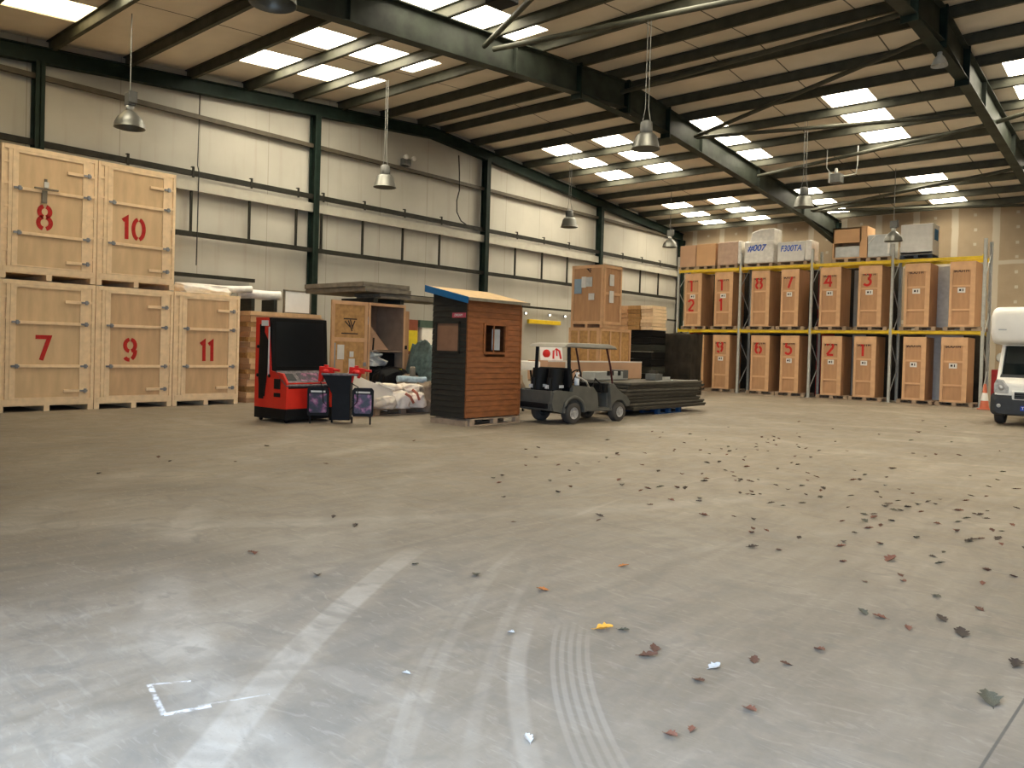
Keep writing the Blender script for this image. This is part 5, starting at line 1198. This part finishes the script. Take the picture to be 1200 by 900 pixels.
b = B(); b.box(.2, W - .2, 1.0, 2.28, .5, 2.1); b.build('cab_interior', M['vanblack'], t)
b = loft([ring_(-.02, .16, W - .16, .30, .70, .10), ring_(.08, .04, W - .04, .26, .82, .12), ring_(.45, .02, W - .02, .26, .84, .10)]); b.build('bumper', M['vanblack'], t)
for s in (0, 1):
    xx = .12 if s == 0 else W - .44
    b = B(); b.prism([(xx, .84), (xx + .32, .82), (xx + .32, .98), (xx + .18, 1.16), (xx + .05, 1.18), (xx, 1.05)], 'y', .0, .16)
    h = b.build('headlight', M['lens'], t, bevel=.02)
    B().lathe([(0, -.02), (.06, -.02), (.07, .0), (0, .0)], (xx + .16, -.0, .96), 16, axis='y').build('lamp_bulb', M['hub'], h)
    B().lathe([(0, -.02), (.045, -.02), (.05, .0), (0, 0)], (xx + .12, -.02, .50), 14, axis='y').build('fog_lamp', M['lens'], t)
    r = .33; wx = .16 if s == 0 else W - .16
    w = B().lathe([(r * .6, -.11), (r * .93, -.11), (r, -.07), (r, .07), (r * .93, .11), (r * .6, .11), (r * .6, -.11)], (wx, .85, r), 28, axis='x').build('wheel', M['tyre'], t)
    B().lathe([(0, -.05), (r * .6, -.07), (r * .6, .07), (0, .05)], (wx, .85, r), 20, axis='x').build('hub', M['hub'], w)
    w = B().lathe([(r * .6, -.11), (r * .93, -.11), (r, -.07), (r, .07), (r * .93, .11), (r * .6, .11), (r * .6, -.11)], (wx, 5.0, r), 28, axis='x').build('wheel', M['tyre'], t)
    B().lathe([(0, -.05), (r * .6, -.07), (r * .6, .07), (0, .05)], (wx, 5.0, r), 20, axis='x').build('hub', M['hub'], w)
b = B(); b.box(.52, W - .52, -.03, .05, .66, .90); g_ = b.build('grille_surround', M['vanwhite'], t, bevel=.03)
b = B(); b.box(.58, W - .58, -.05, -.02, .69, .86); b.build('grille', M['black'], g_)
b = B()
for z in (.73, .78, .83): b.box(.58, W - .58, -.055, -.045, z - .006, z + .006)
b.build('grille_bar', M['lampgrey'], g_)
pl = bx(.82, 1.42, -.05, -.02, .40, .52).build('number_plate', M['plateyellow'], t); bx(.72, .82, -.05, -.02, .40, .52).build('plate_band', M['plateblue'], t)
text_mesh('T', .10, M['white'], t, (.77, -.053, .46), (PI / 2, 0, 0), 'plate_lettering', .001)
b = B(); b.prism([(.40, 2.42), (.95, 2.62)], 'y', .53, .54) if False else b.box(.12, .3, .335, .348, 2.44, 2.47); b.build('overcab_decal', M['wrapgrey'], t)

# ================================================================== LEAVES AND LITTER
def leaf_mesh(seed):
    rnd = random.Random(seed); b = B(); n = 9; up_, dn = [], []
    pts = []
    for i in range(n + 1):
        u = i / n; w = math.sin(PI * u ** .8) * .30 * (1 + .35 * math.sin(i * 2.4 + seed)) + .02
        pts.append((u - .5, w))
    curl = rnd.uniform(.3, .7); tw = rnd.uniform(-.3, .3)
    vs = []
    for (x, w) in pts:
        for s in (-1, -.5, 0, .5, 1):
            y = s * w; z = .02 + curl * (abs(s) ** 1.5) * w * .9 + .18 * (x + .5) ** 2 + tw * s * x * .3 + rnd.uniform(-.02, .02)
            vs.append((x, y, max(.0, z)))
    fs = [(i * 5 + k, i * 5 + k + 1, (i + 1) * 5 + k + 1, (i + 1) * 5 + k) for i in range(n) for k in range(4)]
    b.add(vs, fs, 0, True); b.tube([(-.5, 0, .03), (-.68, .04, .02)], .015, 5)
    return b
protos = []
for i, m in enumerate(('leafbrown', 'leafrust', 'leafdark', 'leafbrown', 'leafgreen', 'leafdark')):
    protos.append(leaf_mesh(i + 1).build('dead_leaf', M[m]))
first = set()
def put_leaf(i, x, y, s, label, group=None, m=None):
    p = protos[i]
    if m is None and i not in first: o = p; first.add(i)
    else:
        o = p.copy(); COL.objects.link(o)
        if m:
            o.data = p.data.copy(); o.data.materials[0] = M[m]
    o.location = (x, y, .001); o.rotation_euler = (random.uniform(-.1, .1), random.uniform(-.1, .1), random.uniform(0, 2 * PI)); o.scale = (s, s, s)
    return tag(o, label, 'leaf', group)
put_leaf(0, -3.22, 4.08, .085, 'small orange leaf on the floor, left of the bright yellow leaf', m='leaforange')
o = put_leaf(1, -2.51, 3.76, .105, 'bright yellow leaf lying on the floor in the foreground', m='leafyellow'); o.rotation_euler = (0, 0, .72)
put_leaf(2, -2.42, 3.83, .07, 'grey brown leaf touching the right side of the yellow leaf', m='leafgreen')
put_leaf(3, -3.16, 4.97, .08, 'dull yellow leaf on the floor beyond the orange leaf', m='leaforange')
put_leaf(0, -2.12, 3.60, .10, 'brown crumpled leaf on the floor, just right of and below yellow leaf')
put_leaf(1, -1.46, 3.38, .075, 'reddish crumpled leaf lowest and centre right on the floor')
put_leaf(1, -1.60, 2.92, .07, 'red brown leaf near the bottom edge of the picture, left one of two')
put_leaf(1, -1.56, 3.03, .05, 'small red leaf near the bottom edge, right one of two')
put_leaf(3, -1.69, 3.95, .075, 'brown leaf left of its twin in the foreground, below scattered leaves')
put_leaf(3, -1.55, 4.02, .06, 'brown leaf right of its twin in the foreground')
put_leaf(2, -1.42, 5.17, .085, 'red and brown leaf pair on the open floor at right', m='leafrust')
put_leaf(5, -1.77, 6.71, .13, 'largest dark leaf clump lying on the floor right of centre', m='leafrust')
put_leaf(4, -.68, 4.29, .14, 'large olive leaf on the floor near the saw-cut joint')
put_leaf(2, -.98, 5.22, .12, 'dark brown long leaf on the floor at far right')
put_leaf(5, -.66, 4.90, .10, 'dark curled leaf at the right edge of the picture')
for i, (x, y, s, lab) in enumerate(((-2.85, 3.34, .05, 'small white paper scrap on the floor left of the orange leaf'), (-1.80, 3.72, .08, 'white paper scrap with grey edge on the floor centre right'), (-2.01, 2.48, .06, 'pale scrap on the floor nearest the bottom edge'), (-2.85, 2.56, .04, 'tiny pinkish scrap on the floor at lower left centre'), (-2.9, 10.6, .07, 'tiny white scrap on the far floor among the leaves'))):
    o = leaf_mesh(20 + i).build('paper_scrap', M['scrap'], None, (x, y, .001), (0, 0, i * 1.3)); o.scale = (s, s, s); tag(o, lab, 'scrap')
pos = []
rg = random.Random(11)
cl = [(-2.4, 8.8, 1.0, 1.3, 44), (-6.0, 11.2, 1.1, 1.8, 34), (-2.3, 12.2, 1.4, 2.0, 36), (-3.6, 9.4, 1.2, 1.3, 30), (-1.4, 9.2, .6, 1.6, 24), (-2.1, 7.2, .8, 1.0, 16), (-5.4, 8.5, 1.4, 1.2, 20), (-6.2, 14.0, 1.2, 2.5, 20), (-1.2, 6.0, .5, .9, 10), (-4.4, 5.5, 1.6, 1.6, 12), (-8.5, 7.0, 2.2, 2.0, 10), (-4.5, 17.0, 1.5, 2.0, 8)]
for (mx_, my_, sx_, sy_, n_) in cl:
    for _ in range(n_):
        x = rg.gauss(mx_, sx_); y = max(3.2, rg.gauss(my_, sy_))
        pos.append((x, y))
for (x, y) in pos:
    if -13 < x < -9.2 and 12.9 < y < 21.3: continue
    if x < -12: continue
    put_leaf(rg.choice((0, 0, 1, 2, 2, 3, 4, 5)), x, y, rg.uniform(.045, .095), 'small brown dead leaf lying loose on the concrete floor', 'dead leaves scattered over the floor')

# ================================================================== LIGHT, WORLD, CAMERA
w = bpy.data.worlds.new('overcast_sky'); SC.world = w; w.use_nodes = True; nt = w.node_tree; nt.nodes.clear()
bg = nt.nodes.new('ShaderNodeBackground'); bg.inputs[0].default_value = (.52, .70, 1.0, 1); bg.inputs[1].default_value = 11.0
out = nt.nodes.new('ShaderNodeOutputWorld'); nt.links.new(bg.outputs[0], out.inputs[0])
ld = bpy.data.lights.new('doorway_portal', 'AREA'); ld.shape = 'RECTANGLE'; ld.size = DX1 - DX0; ld.size_y = DZ; ld.cycles.is_portal = True
lo = bpy.data.objects.new('doorway_portal', ld); COL.objects.link(lo); lo.location = ((DX0 + DX1) / 2, YF - .1, DZ / 2); lo.rotation_euler = (PI / 2, 0, 0)

yaw, pitch, roll_ = -.7153, -.0151, .0285
f = Vector((math.sin(yaw) * math.cos(pitch), math.cos(yaw) * math.cos(pitch), math.sin(pitch)))
rt = Vector((math.cos(yaw), -math.sin(yaw), 0)); upv = rt.cross(f)
Rv = rt * math.cos(roll_) + upv * math.sin(roll_); Uv = -rt * math.sin(roll_) + upv * math.cos(roll_)
cd = bpy.data.cameras.new('camera'); cam = bpy.data.objects.new('camera', cd); COL.objects.link(cam)
mtx = Matrix((( Rv.x, Uv.x, -f.x, 0), (Rv.y, Uv.y, -f.y, 0), (Rv.z, Uv.z, -f.z, 1.6), (0, 0, 0, 1)))
cam.matrix_world = mtx
cd.sensor_width = 36; cd.lens = 919.4 / 1200 * 36; cd.shift_x = 0; cd.shift_y = -27.5 / 1200; cd.clip_start = .05; cd.clip_end = 300
SC.camera = cam
vs_ = SC.view_settings; vs_.view_transform = 'Standard'; vs_.look = 'None'; vs_.gamma = 1; vs_.use_curve_mapping = False; vs_.exposure = 0.4
SC.cycles.use_denoising = True
try: SC.cycles.denoiser = 'OPENIMAGEDENOISE'
except Exception: pass
SC.cycles.max_bounces = 10; SC.cycles.diffuse_bounces = 6; SC.cycles.sample_clamp_indirect = 6
